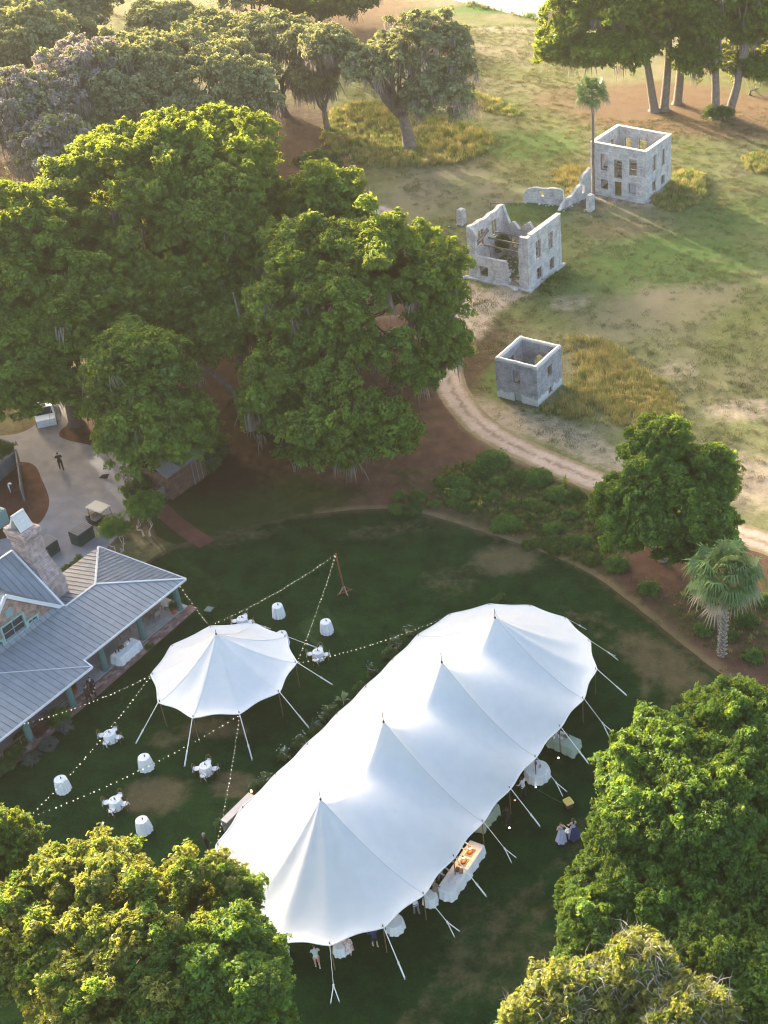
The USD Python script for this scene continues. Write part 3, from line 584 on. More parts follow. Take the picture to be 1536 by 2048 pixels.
def palm_at(name, label, bx, by, topy, rpx, seed, **k):
    b = G2(bx, by); h = None
    hs = np.linspace(2, 20, 400); hh = hs[np.argmin(abs(px(np.c_[np.full(400, b[0]), np.full(400, b[1]), hs])[:, 1] - topy))]
    dep = b[1] * math.cos(PITCH) + (CAM_H - hh) * math.sin(PITCH)
    return palm(name, label, b, hh, rpx * dep / FPX, seed, **k)
palm_at('cabbage_palm', 'full headed palm with a shaggy grey trunk at the edge of the lawn', 1443, 1312, 1150, 84, 1, trunk_r=.2)
palm_at('cabbage_palm', 'tall slender palm standing against the front of the larger ruin', 1187, 388, 185, 38, 2, trunk_r=.18, boots=False)
tree('vine_clump', 'ball of green foliage on the tall palm by the larger ruin', G2(1207, 300), [B(1205, 14, 124, 172, 12.3)], .6, 'tuft', m_leaf_oak, seed=71, trunk_r=.03, limbs=2, cat='vine', size=1.3) if False else None
# ------------------------------------------------------------------ sailcloth tents
def canvas():
    n = {'g': ('geometry', {}), 'n': ('noise_texture', {'scale': 1.3, 'detail': 5.0}), 'r': ('rgb_ramp', {'ramp': [(.3, (.74, .75, .76)), (.7, (.80, .80, .80))]}),
         'd': ('principled_bsdf', {'roughness': .55, 'specular_ior_level': .25}), 't': ('translucent_bsdf', {'color': (.75, .74, .70)}), 'm': ('mix_closure', {'fac': .16}),
         'n2': ('noise_texture', {'scale': .7, 'detail': 3.0, 'roughness': .5}), 'b': ('bump', {'strength': .2, 'distance': .06})}
    return mat('sailcloth', n, [('g.position', 'n.vector'), ('n.fac', 'r.fac'), ('r.color', 'd.base_color'), ('g.position', 'n2.vector'), ('n2.fac', 'b.height'), ('b.normal', 'd.normal'),
                                ('d.BSDF', 'm.closure1'), ('t.BSDF', 'm.closure2')], 'm.closure')
m_canvas = canvas()
m_seam = plain('tent_seam', (.50, .51, .52), .7, .05)
m_strap = plain('white_webbing', (.72, .72, .70), .7, .06)
m_rope = plain('thin_rope', (.45, .44, .40), .8, .1)
m_pole = plain('varnished_pole', (.16, .095, .055), .5, .2, 5.0)
m_iron = plain('dark_iron', (.05, .05, .05), .5, .1)

def grid_mesh(F, us, vs):
    U, V = np.meshgrid(us, vs, indexing='ij'); p = np.stack(F(U, V), -1); a, b = U.shape
    i, j = np.meshgrid(np.arange(a - 1), np.arange(b - 1), indexing='ij')
    q = np.stack([i * b + j, (i + 1) * b + j, (i + 1) * b + j + 1, i * b + j + 1], -1).reshape(-1, 4)
    return p.reshape(-1, 3), np.vstack([q[:, [0, 1, 2]], q[:, [0, 2, 3]]])
def up(m):
    v, f = m; n = np.cross(v[f[:, 1]] - v[f[:, 0]], v[f[:, 2]] - v[f[:, 0]])[:, 2]
    f = f.copy(); f[n < 0] = f[n < 0][:, ::-1]; return v, f
def guy(t, top, foot, vee, g):
    """webbing from an eave to the ground, doubled near the stakes"""
    top, foot = np.array(top), np.array(foot); k = top + (foot - top) * .68
    d = foot - top; d /= np.linalg.norm(d)
    if vee:
        side = np.cross(d, [0, 0, 1.0]); side /= np.linalg.norm(side)
        mb = MB().bar(top, k, .030, .03)
        for s, w in ((-1, .055), (1, .05)): mb.bar(k, foot + side * .26 * s, w, .03)
        feet = [foot - side * .26, foot + side * .26]
    else:
        mb = MB().bar(top, k, .055, .03).bar(k - d * .03, foot, .085, .05); feet = [foot]
    mb.box(k, (.10, .10, .12))
    r = obj('guy_line', mb, m_strap, t)
    for f in feet: obj('stake', MB().tube([f - [0, 0, .2], f + [0, 0, .14]], .028, 6), m_iron, r)

def pole_tent(name, label, cat, P0, ang, sp, n, r, he, hps, nend, ends_only=False, mast=.75, flags=(), guys=None, t0=None, guy_out=2.1):
    base = np.array([P0[0], P0[1], 0.0]); t = thing(name, label, cat, base)
    d = np.array([math.cos(ang), math.sin(ang)]); nr = np.array([math.sin(ang), -math.cos(ang)])
    e0, g = 1.5, np.random.default_rng(8)
    parts, posts, eave = [], [], []
    def W(s, tt, z): return s * d[0] + tt * nr[0], s * d[1] + tt * nr[1], z
    def side_scallop(f): return np.sin(2 * PI * f) ** 2
    for b in range(n - 1):
        h0, h1 = hps[b], hps[b + 1]
        def F(f, tau, b=b, h0=h0, h1=h1):
            h = h0 + (h1 - h0) * f; sg = np.sign(tau); ta = np.abs(tau)
            w = np.sin(PI * f) ** 2
            m = .60; A = m + (1 - m) * np.abs(2 * f - 1) ** 2.3
            prof = (1 - w) * (1 - ta) ** e0 + w * (1 - ta ** 1.55)
            z = he + (h - he) * A * prof + .06 * side_scallop(f) * ta ** 3
            return W((b + f) * sp, sg * ta * (r - .16 * side_scallop(f)), z)
        parts.append(up(grid_mesh(F, np.linspace(0, 1, 25), np.r_[-np.linspace(1, 0, 23), np.linspace(0, 1, 23)[1:]])))
    th = PI / nend if not ends_only else 2 * PI / nend
    def R(a):
        ph = np.mod(a, th); return r * math.cos(th / 2) / np.cos(ph - th / 2) - .13 * np.sin(PI * ph / th) ** 2
    def end(si, h, sgn):
        def F(a, q):
            rad = R(a) * q; ph = np.mod(a, th)
            z = he + (h - he) * (1 - q) ** e0 + .05 * np.sin(PI * ph / th) ** 2 * q ** 3 - .02 * (h - he) * np.sin(PI * ph / th) ** 2 * q * (1 - q)
            return W(si * sp + sgn * rad * np.sin(a), rad * np.cos(a), z)
        return up(grid_mesh(F, np.linspace(0, PI if not ends_only else 2 * PI, nend * 8 + 1), np.linspace(0, 1, 20) ** 1.25)), F
    mb = MB()
    for p in parts: mb.add(*p)
    E1, F1 = end(n - 1, hps[-1], 1); mb.add(*E1)
    if not ends_only: E0, F0 = end(0, hps[0], -1); mb.add(*E0)
    if t0 is not None: pass
    obj('canopy', mb, m_canvas, t, smooth=True)
    # eave posts, in order round the tent
    if ends_only:
        posts = [np.array([math.cos(k * th) * r * nr[0] + math.sin(k * th) * r * d[0], math.cos(k * th) * r * nr[1] + math.sin(k * th) * r * d[1]]) for k in range(nend)]
        cents = [np.zeros(2)] * nend
    else:
        cents, posts = [], []
        for i in range(2 * (n - 1) + 1): cents.append(d * sp * i / 2); posts.append(cents[-1] + nr * r)
        for k in range(1, nend): cents.append(d * sp * (n - 1)); posts.append(cents[-1] + r * (nr * math.cos(k * th) + d * math.sin(k * th)))
        for i in range(2 * (n - 1), -1, -1): cents.append(d * sp * i / 2); posts.append(cents[-1] - nr * r)
        for k in range(nend - 1, 0, -1): cents.append(np.zeros(2)); posts.append(r * (nr * math.cos(k * th) - d * math.sin(k * th)))
    rim = []
    for k in range(len(posts)):
        a, b = posts[k], posts[(k + 1) % len(posts)]; c = (cents[k] + cents[(k + 1) % len(posts)]) / 2
        for f in np.linspace(0, 1, 9)[:-1]:
            p = a + (b - a) * f; o = p - c; o /= np.linalg.norm(o) + 1e-9; s = math.sin(PI * f) ** 2
            rim.append([*(p - o * .145 * s), he + .055 * s])
    rim.append(rim[0])
    obj('edge_rope', MB().tube(rim, .05, 6), m_strap, t, smooth=50)
    for k, p in enumerate(posts):
        o = p - cents[k]; o /= np.linalg.norm(o)
        obj('side_pole', MB().tube([[*(p - o * .12), 0], [*(p - o * .10), he + .02], [*(p - o * .10), he + .16]], .035, 6), m_pole, t)
        if guys is None or k in guys:
            guy(t, [*(p + o * .02), he], [*(p + o * guy_out), 0], (k % 2 == 0) and not ends_only, g)
    for i in range(n):
        c = d * sp * i; h = hps[i]
        cp = obj('centre_pole', MB().tube([[*c, 0], [*c, h + .02]], .07, 8).tube([[*c, h + .02], [*c, h + mast]], .022, 6), m_pole, t)
        obj('peak_ring', MB().lathe([(.075, h - .06), (.07, h + .02), (.04, h + .05), (.03, h + .07)], 10, (*c, 0)), m_iron, t)
        if i in flags:
            fl = MB(); z = h + mast; a = np.array([.25, -.18]); pts = [[*c, z], [*(c + a * .5), z - .35], [*(c + a * 1.1), z - 1.0], [*(c + a * .35), z - .45], [*c, z - .3]]
            fl.slab([np.array(p) for p in ([*c, z], [*c, z - .32], [*(c + a * 1.6), z - 1.0])], .012)
            obj('pennant', fl, m_canvas, t)
        if not ends_only:
            q = np.linspace(0.02, 1, 24)
            for sg in (-1, 1): obj('seam', MB().tube(np.stack(W(np.full(24, sp * i), sg * r * q, he + (h - he) * (1 - q) ** e0 + .006), 1), .012, 5), m_seam, t)
    if ends_only:
        q = np.linspace(.02, 1, 20)
        for k in range(nend):
            a = np.full(20, k * th); x, y, z = F1(a, q); obj('seam', MB().tube(np.stack([x, y, z + .008], 1), .010, 5), m_canvas, t)
    return t, [base + [*p, he] for p in posts]

big_tent, BIGP = pole_tent('sailcloth_tent', 'long white sailcloth tent with four peaks on the lawn', 'tent', (-17.427, 53.01), math.radians(61.44), 6.201, 4, 6.925, 2.4, (6.80, 7.72, 7.70, 6.85), 7, flags=(3,),
                           guys=set(list(range(0, 12)) + [24, 25, 26]))
small_tent, SMALLP = pole_tent('sailcloth_tent', 'small round white sailcloth tent with one peak beside the porch', 'tent', (-27.711, 69.098), 3.268 + PI / 2, 0, 1, 4.994, 2.4, (5.60,), 10, ends_only=True, mast=.35, flags=(0,), guy_out=2.2, guys=(5, 6, 1, 2, 3, 4, 7))

# ------------------------------------------------------------------ ruins
def tabby(name, lo, hi, stain, plaster=None, line=2.6):
    n = {'g': ('geometry', {}), 's': ('separate_xyz', {}), 'n': ('noise_texture', {'scale': 1.1, 'detail': 8.0, 'roughness': .7}), 'n2': ('noise_texture', {'scale': 9.0, 'detail': 5.0, 'roughness': .7}),
         'mx': ('math', {'math_type': 'multiply_add', 'value2': .45}), 'mh': ('math', {'math_type': 'multiply', 'value2': .55}),
         'r': ('rgb_ramp', {'ramp': [(.33, stain), (.46, lo), (.60, hi)]}), 'w': ('wave_texture', {'wave_type': 'bands', 'bands_direction': 'z', 'scale': line / 6.283 * 2, 'distortion': 1.2, 'detail': 3.0, 'detail_scale': 1.5}),
         'wr': ('rgb_ramp', {'ramp': [(0, (.72, .72, .74)), (.12, (1, 1, 1))]}), 'mm': ('mix', {'mix_type': 'multiply', 'fac': .32}),
         'bh': ('math', {'math_type': 'multiply_add', 'value2': .35}), 'b': ('bump', {'strength': .7, 'distance': .06}), 'p': ('principled_bsdf', {'roughness': .95, 'specular_ior_level': .1})}
    l = [('g.position', 'n.vector'), ('g.position', 'n2.vector'), ('n2.fac', 'mx.value1'), ('n.fac', 'mh.value1'), ('mh.value', 'mx.value3'), ('mx.value', 'r.fac'), ('g.position', 'w.vector'), ('w.fac', 'wr.fac'),
         ('r.color', 'mm.color1'), ('wr.color', 'mm.color2'), ('w.fac', 'bh.value1'), ('n2.fac', 'bh.value3'), ('bh.value', 'b.height'), ('b.normal', 'p.normal')]
    out = 'mm.color'
    if plaster:
        zz, pale0, pale1 = plaster
        n.update({'zn': ('math', {'math_type': 'multiply_add', 'value2': 2.2, 'value3': -1.1}), 'za': ('math', {'math_type': 'add'}), 'zr': ('map_range', {'range_type': 'smoothstep', 'from_min': zz - .12, 'from_max': zz + .12, 'to_min': 1.0, 'to_max': 0.0}),
                  'pc': ('rgb_ramp', {'ramp': [(.3, pale0), (.65, pale1)]}), 'pm': ('mix', {})})
        l += [('g.position', 's.vector'), ('n.fac', 'zn.value1'), ('zn.value', 'za.value1'), ('s.z', 'za.value2'), ('za.value', 'zr.value'), ('zr.result', 'pm.fac'), ('n2.fac', 'pc.fac'), (out, 'pm.color1'), ('pc.color', 'pm.color2')]
        out = 'pm.color'
    l.append((out, 'p.base_color'))
    return mat(name, n, l, 'p.BSDF')
m_tabby = tabby('weathered_tabby', (.36, .35, .345), (.55, .53, .52), (.17, .165, .165))
m_tabby_grey = tabby('grey_stucco', (.23, .24, .26), (.36, .37, .39), (.14, .145, .16), plaster=(.75, (.36, .37, .38), (.58, .58, .57)))
m_cap = plain('pale_wall_top', (.47, .45, .42), .9, .2, 5.0)
m_timber = plain('old_timber', (.17, .14, .12), .9, .3, 4.0, bump=.4)
m_brickfill = plain('blocked_opening', (.33, .32, .32), .9, .2, 8.0, bump=.4, bscale=18.0)

def wall(parent, name, m, p0, ang, outline, th, holes=(), rough=.03, seed=0, frame=True, blocked=()):
    """an upright wall: outline and openings are drawn as (distance along, height); it is th thick, to the left of its direction"""
    g = np.random.default_rng(seed)
    poly = Polygon(outline)
    for (a, b, c, e) in holes: poly = poly.difference(sbox(a, c, b, e))
    poly = shapely.segmentize(poly, .35)
    def jit(c):
        q = np.array(c)[:-1]; k = meshkit.fbm(np.c_[q * 2.7 + seed, np.full(len(q), seed)], 3) - .5; k2 = meshkit.fbm(np.c_[q * 2.7 + seed + 50, np.full(len(q), seed)], 3) - .5
        s = np.where(q[:, 1] > .05, 1, 0)
        return q + np.stack([k, k2], 1) * rough * 2.5 * s[:, None]
    pg = [poly] if poly.geom_type == 'Polygon' else list(poly.geoms)
    mb = MB()
    for q in pg:
        q = Polygon(jit(q.exterior.coords), [jit(h.coords) for h in q.interiors])
        mb.prism(q if q.is_valid else q.buffer(0), 0, th)
    c, s = math.cos(ang), math.sin(ang)
    M = np.eye(4); M[:3, :3] = np.array([[c, 0, -s], [s, 0, c], [0, 1, 0]]); M[:3, 3] = [p0[0], p0[1], 0]
    # local x along, local y up, local z = thickness to the left
    v, f = mb.arrays(); v = v @ M[:3, :3].T + M[:3, 3]; f = f[:, ::-1]
    p = obj(name, (v, f), m, parent, smooth=25)
    for k, (a, b, c0, e) in enumerate(holes):
        if frame and e - c0 > .5:
            w = .07; fm = MB()
            for (x0, x1, z0, z1) in ((a, a + w, c0, e), (b - w, b, c0, e), (a + w, b - w, e - w, e), (a + w, b - w, c0, c0 + w)):
                fm.box(((x0 + x1) / 2, (z0 + z1) / 2, th * .55), (x1 - x0, z1 - z0, .12))
            vv, ff = fm.arrays(); obj('window_frame' if c0 > .05 else 'door_frame', (vv @ M[:3, :3].T + M[:3, 3], ff[:, ::-1]), m_timber, p)
        if k in blocked:
            fm = MB().box(((a + b) / 2, (c0 + e) / 2, th * .7), (b - a - .02, e - c0 - .02, .15)); vv, ff = fm.arrays()
            obj('blocking', (vv @ M[:3, :3].T + M[:3, 3], ff[:, ::-1]), m_brickfill, p)
    return p
def rect(L, h): return [(0, 0), (L, 0), (L, h), (0, h)]
def ruin_frame(F, yaw):
    u = np.array([math.cos(yaw), math.sin(yaw)]); return u, np.array([-u[1], u[0]])

# larger ruin, walls to full height
yaw = math.radians(62.4); u, v = ruin_frame(0, yaw); F0 = np.array([3.207, 158.609]); w, d, h, th = 7.25, 7.81, 6.55, .42
t = thing('ruined_house', 'roofless two storey pale ruin with four full walls and rows of empty windows', 'ruin', (*F0, 0))
ops_f = [(1.40, 2.40, 3.2, 5.35), (3.30, 4.45, 2.5, 4.9), (5.45, 6.55, 3.2, 5.35), (1.40, 2.45, .75, 2.05), (3.40, 4.40, .0, 2.1), (5.4, 6.5, .85, 2.15)]
ops_r = [(1.92, 3.0, 3.3, 5.4), (4.45, 5.5, 3.3, 5.4), (1.95, 3.0, .7, 2.03), (4.45, 5.45, .75, 2.0)]
O = np.zeros(2)
def frev(ops, L): return [(L - b, L - a, c, e) for a, b, c, e in ops]
wall(t, 'wall', m_tabby, O + v * d, yaw - PI / 2, rect(d, h), th, ops_f, seed=1, blocked=(5,))            # front, from the left corner
wall(t, 'wall', m_tabby, O + v * 0 + u * th * 0, yaw, rect(w, h), th, frev(frev(ops_r, w), w), seed=2)
wall(t, 'wall', m_tabby, O + u * w, yaw + PI / 2, rect(d, h), th, [(3.3, 4.5, 3.2, 5.35), (1.2, 2.2, 3.2, 5.3), (5.5, 6.5, 3.2, 5.3), (3.4, 4.4, 0, 2.1)], seed=3)
wall(t, 'wall', m_tabby, O + u * w + v * d, yaw + PI, rect(w, h), th, [(1.9, 3.0, 3.3, 5.4), (4.4, 5.5, 3.3, 5.4), (1.9, 3, .7, 2.0)], seed=4)
cap = MB()
for a, b in ((O + u * .2 + v * .21, O + u * (w - .2) + v * .21), (O + u * (w - .21), O + u * (w - .21) + v * d), (O + u * w + v * (d - .21), O + v * (d - .21)), (O + u * .21 + v * d, O + u * .21)):
    cap.bar([*a, h + .04 + .004 * len(cap.v)], [*b, h + .04 + .004 * len(cap.v)], .50, .12)
obj('wall_top', cap, m_cap, t)
g = np.random.default_rng(5)
for k in range(4):
    a = O + u * (1.2 + 1.5 * k) + v * .3; b = O + u * (1.0 + 1.5 * k + g.normal() * .6) + v * (d - .4)
    obj('beam', MB().bar([*a, 2.6 + g.normal() * .4], [*b, 2.5 + g.normal() * .5], .14, .2), m_timber, t)
plinth = MB().bar([*(O - u * .12 + v * -.0), .09], [*(O - u * .12 + v * d), .09], .5, .22).bar([*(O - v * .12), .085], [*(O - v * .12 + u * w), .085], .5, .21)
obj('footing', plinth, m_tabby, t)

# broken ruin in the middle
yaw = math.radians(63.5); u, v = ruin_frame(0, yaw); F0 = np.array([-10.047, 133.666]); w, d, h, th = 7.5, 7.78, 6.15, .45
t = thing('ruined_house', 'broken pale ruin with a collapsed front wall and fallen timbers inside', 'ruin', (*F0, 0)); RB = t
front = [(0, 0), (5.1, 0), (5.25, .5), (5.0, .85), (5.3, 1.3), (5.05, 1.7), (4.95, 2.4), (4.75, 2.85), (3.0, 2.75), (1.15, 2.8), (.95, 3.1), (1.08, 3.9), (1.0, 4.6), (1.12, 5.3), (.75, 5.85), (.3, 6.1), (0, 6.1)]
wall(t, 'wall', m_tabby, O + v * d, yaw - PI / 2, front, th, [(1.4, 2.5, .5, 1.7)], rough=.06, seed=11)
wall(t, 'wall', m_tabby, O + v * 1.2, yaw - PI / 2, [(0, 0), (1.2, 0), (1.2, 6.1), (.2, 6.15), (.12, 5.2), (-.05, 4.3), (.02, 3.2), (-.12, 2.4), (.05, 1.4), (-.1, .7)], th, rough=.06, seed=12)
wall(t, 'wall', m_tabby, O, yaw, rect(w, h), th, [(1.8, 2.95, 2.95, 5.05), (4.6, 5.7, 2.9, 4.95), (1.9, 3.05, .42, 1.8), (4.7, 5.75, .4, 1.76)], seed=13)
wall(t, 'wall', m_tabby, O + u * w, yaw + PI / 2, [(0, 0), (d, 0), (d, 6.0), (d - .5, 5.9), (d - .9, 4.9), (d - 1.3, 3.9), (d - 1.8, 4.2), (d - 2.6, 3.5), (d - 3.2, 4.1), (d - 3.9, 4.6), (d - 4.5, 3.7), (d - 5.3, 2.9), (1.6, 3.1), (.9, 4.0), (0, 4.2)], th, [(5.6, 6.4, 1.0, 2.4)], rough=.08, seed=14)
wall(t, 'wall', m_tabby, O + u * w + v * d, yaw + PI, [(0, 0), (w, 0), (w, 6.1), (w - 1.2, 5.95), (w - 2.2, 6.05), (w - 3.4, 5.8), (w - 4.6, 6.0), (1.6, 5.85), (.8, 6.15), (0, 6.0)], th, [(1.8, 2.9, 3.0, 5.0), (4.7, 5.8, 3.0, 4.9)], rough=.07, seed=15)
obj('wall_top', MB().bar([*(u * .9 + v * .22), h + .06], [*(u * w + v * .22), h + .06], .56, .14), m_cap, t)
obj('footing', MB().prism([tuple(-u * .45 - v * .4), tuple(u * (w + .35) - v * .4), tuple(u * (w + .35) - v * .02), tuple(-v * .02 - u * .02), tuple(v * d - u * .02), tuple(v * (d + .5) - u * .5)], -.1, .20), m_tabby, t)
IN = lambda a, b, z: [*(u * a + v * b), z]
for a, b in ((IN(5.6, .4, 3.3), IN(5.3, 7.4, 3.5)), (IN(3.9, .4, 3.3), IN(3.7, 7.4, 3.4)), (IN(2.2, .4, 3.2), IN(2.0, 6.9, 3.3)), (IN(2.4, 3.0, 3.2), IN(1.2, 1.5, .2)), (IN(2.0, 6.2, 3.2), IN(1.0, 5.0, .3)), (IN(4.4, 2.6, 3.4), IN(3.2, .9, .3)), (IN(1.2, 7.4, 3.3), IN(2.8, 6.6, 4.8)), (IN(.9, 7.3, 3.7), IN(2.6, 6.6, 5.1)), (IN(3.2, 5.2, .2), IN(5.2, 4.6, 3.3))):
    obj('fallen_beam', MB().bar(a, b, .12, .17), m_timber, t)
rub = MB(); g = np.random.default_rng(3)
for k in range(90): rub.ball([*(u * g.uniform(.5, 7) + v * g.uniform(.6, 7)), g.uniform(0, .2)], g.uniform(.06, .24), 1, (1, .8, .6))
for p in ([-.5, 1.7], [-.7, 1.4], [-.3, 7.9], [-.7, 8.3]): rub.ball([*(u * p[0] + v * p[1]), .12], .35, 1, (1, .8, .6))
tag(obj('rubble', rub, m_tabby, t, smooth=True), kind='stuff')
p = [F0 + u * a + v * b for a, b in ((2.8, 1.8), (3.4, 1.2), (5.6, 6.6), (4.4, 7.0))]
tree('sapling', 'green sapling and creepers growing inside the broken ruin', p[0], [(np.array([*p[0], 1.7]), np.array([.8, .8, 1.7])), (np.array([*p[1], 1.2]), np.array([.7, .7, 1.4])), (np.array([*p[2], 1.8]), np.array([.5, .8, 1.6]))], .55, 'shrub', m_leaf_shrub, seed=81, trunk_r=.05, limbs=4)

# small grey ruin by the track
yaw = math.radians(63.7); u, v = ruin_frame(0, yaw); F0 = np.array([-7.82, 108.635]); w, d, h, th = 4.88, 4.52, 4.10, .36
t = thing('ruined_outbuilding', 'small square roofless grey stucco ruin beside the sandy track', 'ruin', (*F0, 0))
wall(t, 'wall', m_tabby_grey, O + v * d, yaw - PI / 2, rect(d, h), th, [(1.85, 2.65, 1.95, 3.38), (1.9, 2.75, 0, .83)], seed=21, blocked=(1,))
wall(t, 'wall', m_tabby_grey, O, yaw, rect(w, h), th, [(2.1, 2.95, 2.1, 3.3), (2.15, 2.95, .2, .92)], seed=22)
wall(t, 'wall', m_tabby_grey, O + u * w, yaw + PI / 2, [(0, 0), (1.5, 0), (1.5, 2.2), (1.75, 2.7), (2.15, 2.9), (2.6, 2.75), (2.85, 2.2), (2.85, 0), (d, 0), (d, h), (0, h)], th, [(3.2, 3.25, .1, .2)], seed=23)
wall(t, 'wall', m_tabby_grey, O + u * w + v * d, yaw + PI, rect(w, h), th, [(2.0, 2.8, 2.0, 3.3)], seed=24)
cap = MB()
for k, (a, b) in enumerate(((v * .18, u * w + v * .18), (u * (w - .18), u * (w - .18) + v * d), (u * w + v * (d - .18), v * (d - .18)), (u * .18 + v * d, u * .18))):
    n_ = 7; q = [np.array([*(a + (b - a) * f), h + .02 + .004 * k]) for f in np.linspace(0, 1, n_)]
    cap.tube(np.array(q) + np.random.default_rng(k).normal(size=(n_, 3)) * .02, .21, 8)
obj('wall_top', cap, m_cap, t, smooth=60)

# fragments
def fragment(label, a, b, outline_fn, th=.42, holes=(), seed=0):
    A, Bp = G2(*a), G2(*b); L = np.linalg.norm(Bp - A)
    t = thing('ruined_wall', label, 'ruined wall', (*A, 0)); wall(t, 'wall', m_tabby, O, math.atan2(*(Bp - A)[::-1]), outline_fn(L), th, holes, rough=.08, seed=seed, frame=False)
    ft = MB(); g = np.random.default_rng(seed); dd = (Bp - A) / L; nn = np.array([-dd[1], dd[0]])
    for k in range(int(L * 5)): ft.ball([*(dd * g.uniform(0, L) + nn * g.normal() * .3), .04], g.uniform(.05, .2), 1, (1, 1, .6))
    tag(obj('rubble', ft, m_tabby, t, smooth=True), kind='stuff')
fragment('ragged freestanding garden wall with one small square window hole', (1046, 404), (1127, 412), lambda L: [(0, 0), (L, 0), (L, 1.9), (L * .93, 2.15), (L * .7, 2.2), (L * .62, 2.05), (L * .4, 2.0), (L * .25, 2.05), (L * .12, 1.75), (.1, 1.1)], holes=[(2.25, 2.85, .95, 1.65)], seed=31)
fragment('ragged wall rising in steps towards the larger ruin', (1120, 423), (1182, 391), lambda L: [(0, 0), (L, 0), (L, 3.7), (L * .86, 3.3), (L * .74, 2.9), (L * .70, 2.1), (L * .55, 1.8), (L * .4, 1.2), (L * .2, 1.1), (L * .1, .7)], holes=[(4.6, 5.15, .9, 1.9)], seed=32)
def stub(label, x, y, hh, wd, seed):
    b = G2(x, y); t = thing('wall_stub', label, 'ruined pillar', (*b, 0), math.radians(62)); g = np.random.default_rng(seed)
    s = sbox(-wd / 2, -wd * .35, wd / 2, wd * .35).buffer(.06)
    obj('pillar', MB().prism(s, -.05, hh * .55).prism(shapely.affinity.translate(s.buffer(-.03), .03, 0), hh * .55, hh * .93).prism(shapely.affinity.translate(s.buffer(-.12), -.04, 0), hh * .93, hh), m_tabby, t)
    r = MB(); [r.ball([g.normal() * .6, g.normal() * .5, .03], g.uniform(.05, .18), 1, (1, 1, .5)) for _ in range(9)]
    tag(obj('rubble', r, m_tabby, t, smooth=True), kind='stuff')
import shapely.affinity
stub('upright wall stub in front of the ragged walls by the tall palm', 1181, 421, 2.1, .9, 1)
stub('lone wall stub left of the broken ruin', 923.5, 448, 1.95, .95, 2)
t = thing('timber_rail', 'old timber rail on a short post behind the broken ruin', 'timber', (*G2(982, 419), 0))
a = G2(1031, 407) - G2(982, 419); obj('post', MB().bar([0, 0, 0], [0, 0, 1.0], .14), m_timber, t); obj('rail', MB().bar([0, 0, .8], [*a, .1], .12), m_timber, t)
t = thing('boulder', 'grey rounded dome showing behind the top of the lone oak', 'dome', (*G2(790, 84), 0)); obj('dome', MB().lathe([(2.0, 0), (1.95, .8), (1.6, 1.6), (.9, 2.1), (.02, 2.3)], 18), plain('grey_dome', (.33, .34, .38), .6), t, smooth=60)
# ------------------------------------------------------------------ porch house
HO = np.array([-33.8, 78.44, 0.0]); HA = math.radians(62.8); HU = np.array([math.cos(HA), math.sin(HA)]); HV = np.array([-HU[1], HU[0]])
def H2W(a, b, z=0.0): return np.array([*(HO[:2] + HU * a + HV * b), z])
def loc(x, y, z=0.0):
    d = G2(x, y, z) - HO[:2]; return np.array([d @ HU, d @ HV, z])
m_metal = plain('standing_seam_metal', (.185, .21, .24), .5, .16, 1.4, metallic=.1, spec=.5)
m_metal_b = plain('standing_seam_metal_lighter', (.20, .222, .252), .5, .16, 1.4, metallic=.1, spec=.5)
m_trimw = plain('white_roof_trim', (.55, .57, .60), .5, .05)
m_teal = plain('teal_paint', (.085, .17, .165), .5, .12, 6.0)
m_teal_pale = plain('pale_teal_paint', (.22, .34, .33), .5, .1, 6.0)
def brickmat(name, c1, c2, mortar, s=1.0):
    n = {'g': ('geometry', {}), 'm': ('mapping', {'rotation': (0, 0, -HA)}), 'sx': ('separate_xyz', {}), 'ad': ('math', {'math_type': 'add'}), 'cx': ('combine_xyz', {}),
         'b': ('brick_texture', {'color1': c1, 'color2': c2, 'mortar': mortar, 'scale': 1.0 / s, 'mortar_size': .012, 'brick_width': .23, 'row_height': .08, 'bias': -.1}),
         'n': ('noise_texture', {'scale': 3.0, 'detail': 6.0}), 'r': ('rgb_ramp', {'ramp': [(.3, (.6, .6, .6)), (.7, (1.25, 1.2, 1.2))]}), 'mx': ('mix', {'mix_type': 'multiply', 'fac': 1.0}),
         'bp': ('bump', {'strength': .5, 'distance': .02}), 'p': ('principled_bsdf', {'roughness': .9, 'specular_ior_level': .15})}
    return mat(name, n, [('g.position', 'm.vector'), ('m.vector', 'sx.vector'), ('sx.x', 'ad.value1'), ('sx.y', 'ad.value2'), ('ad.value', 'cx.x'), ('sx.z', 'cx.y'), ('cx.vector', 'b.vector'), ('g.position', 'n.vector'), ('n.fac', 'r.fac'),
                         ('b.color', 'mx.color1'), ('r.color', 'mx.color2'), ('mx.color', 'p.base_color'), ('b.fac', 'bp.height'), ('bp.normal', 'p.normal')], 'p.BSDF')
m_brick = brickmat('old_brick', (.24, .13, .095), (.34, .20, .15), (.38, .34, .31))
m_brick_pale = brickmat('limewashed_brick', (.40, .30, .285), (.52, .42, .40), (.30, .27, .26))
m_glass_dark = mat('dark_glazing', {'p': ('principled_bsdf', {'base_color': (.02, .022, .025), 'roughness': .08, 'specular_ior_level': .6})}, [], 'p.BSDF')
m_concrete = plain('porch_floor', (.30, .30, .31), .8, .15, 3.0)
m_paver = [plain(f'paver_{k}', c, .85, .25, 7.0, bump=.3) for k, c in (('rose', (.25, .15, .13)), ('brown', (.19, .115, .10)), ('pale', (.32, .22, .20)))]
m_wood = plain('weathered_wood', (.27, .215, .18), .8, .25, 6.0)
m_wood_pale = plain('pale_slat_wood', (.36, .31, .28), .8, .2, 6.0)
m_wood_dark = plain('dark_wood', (.09, .06, .045), .7, .25, 6.0)
m_green_dark = plain('dark_green_paint', (.018, .04, .036), .6, .15, 5.0)
m_grey = plain('grey_board', (.13, .14, .15), .7, .15, 5.0)

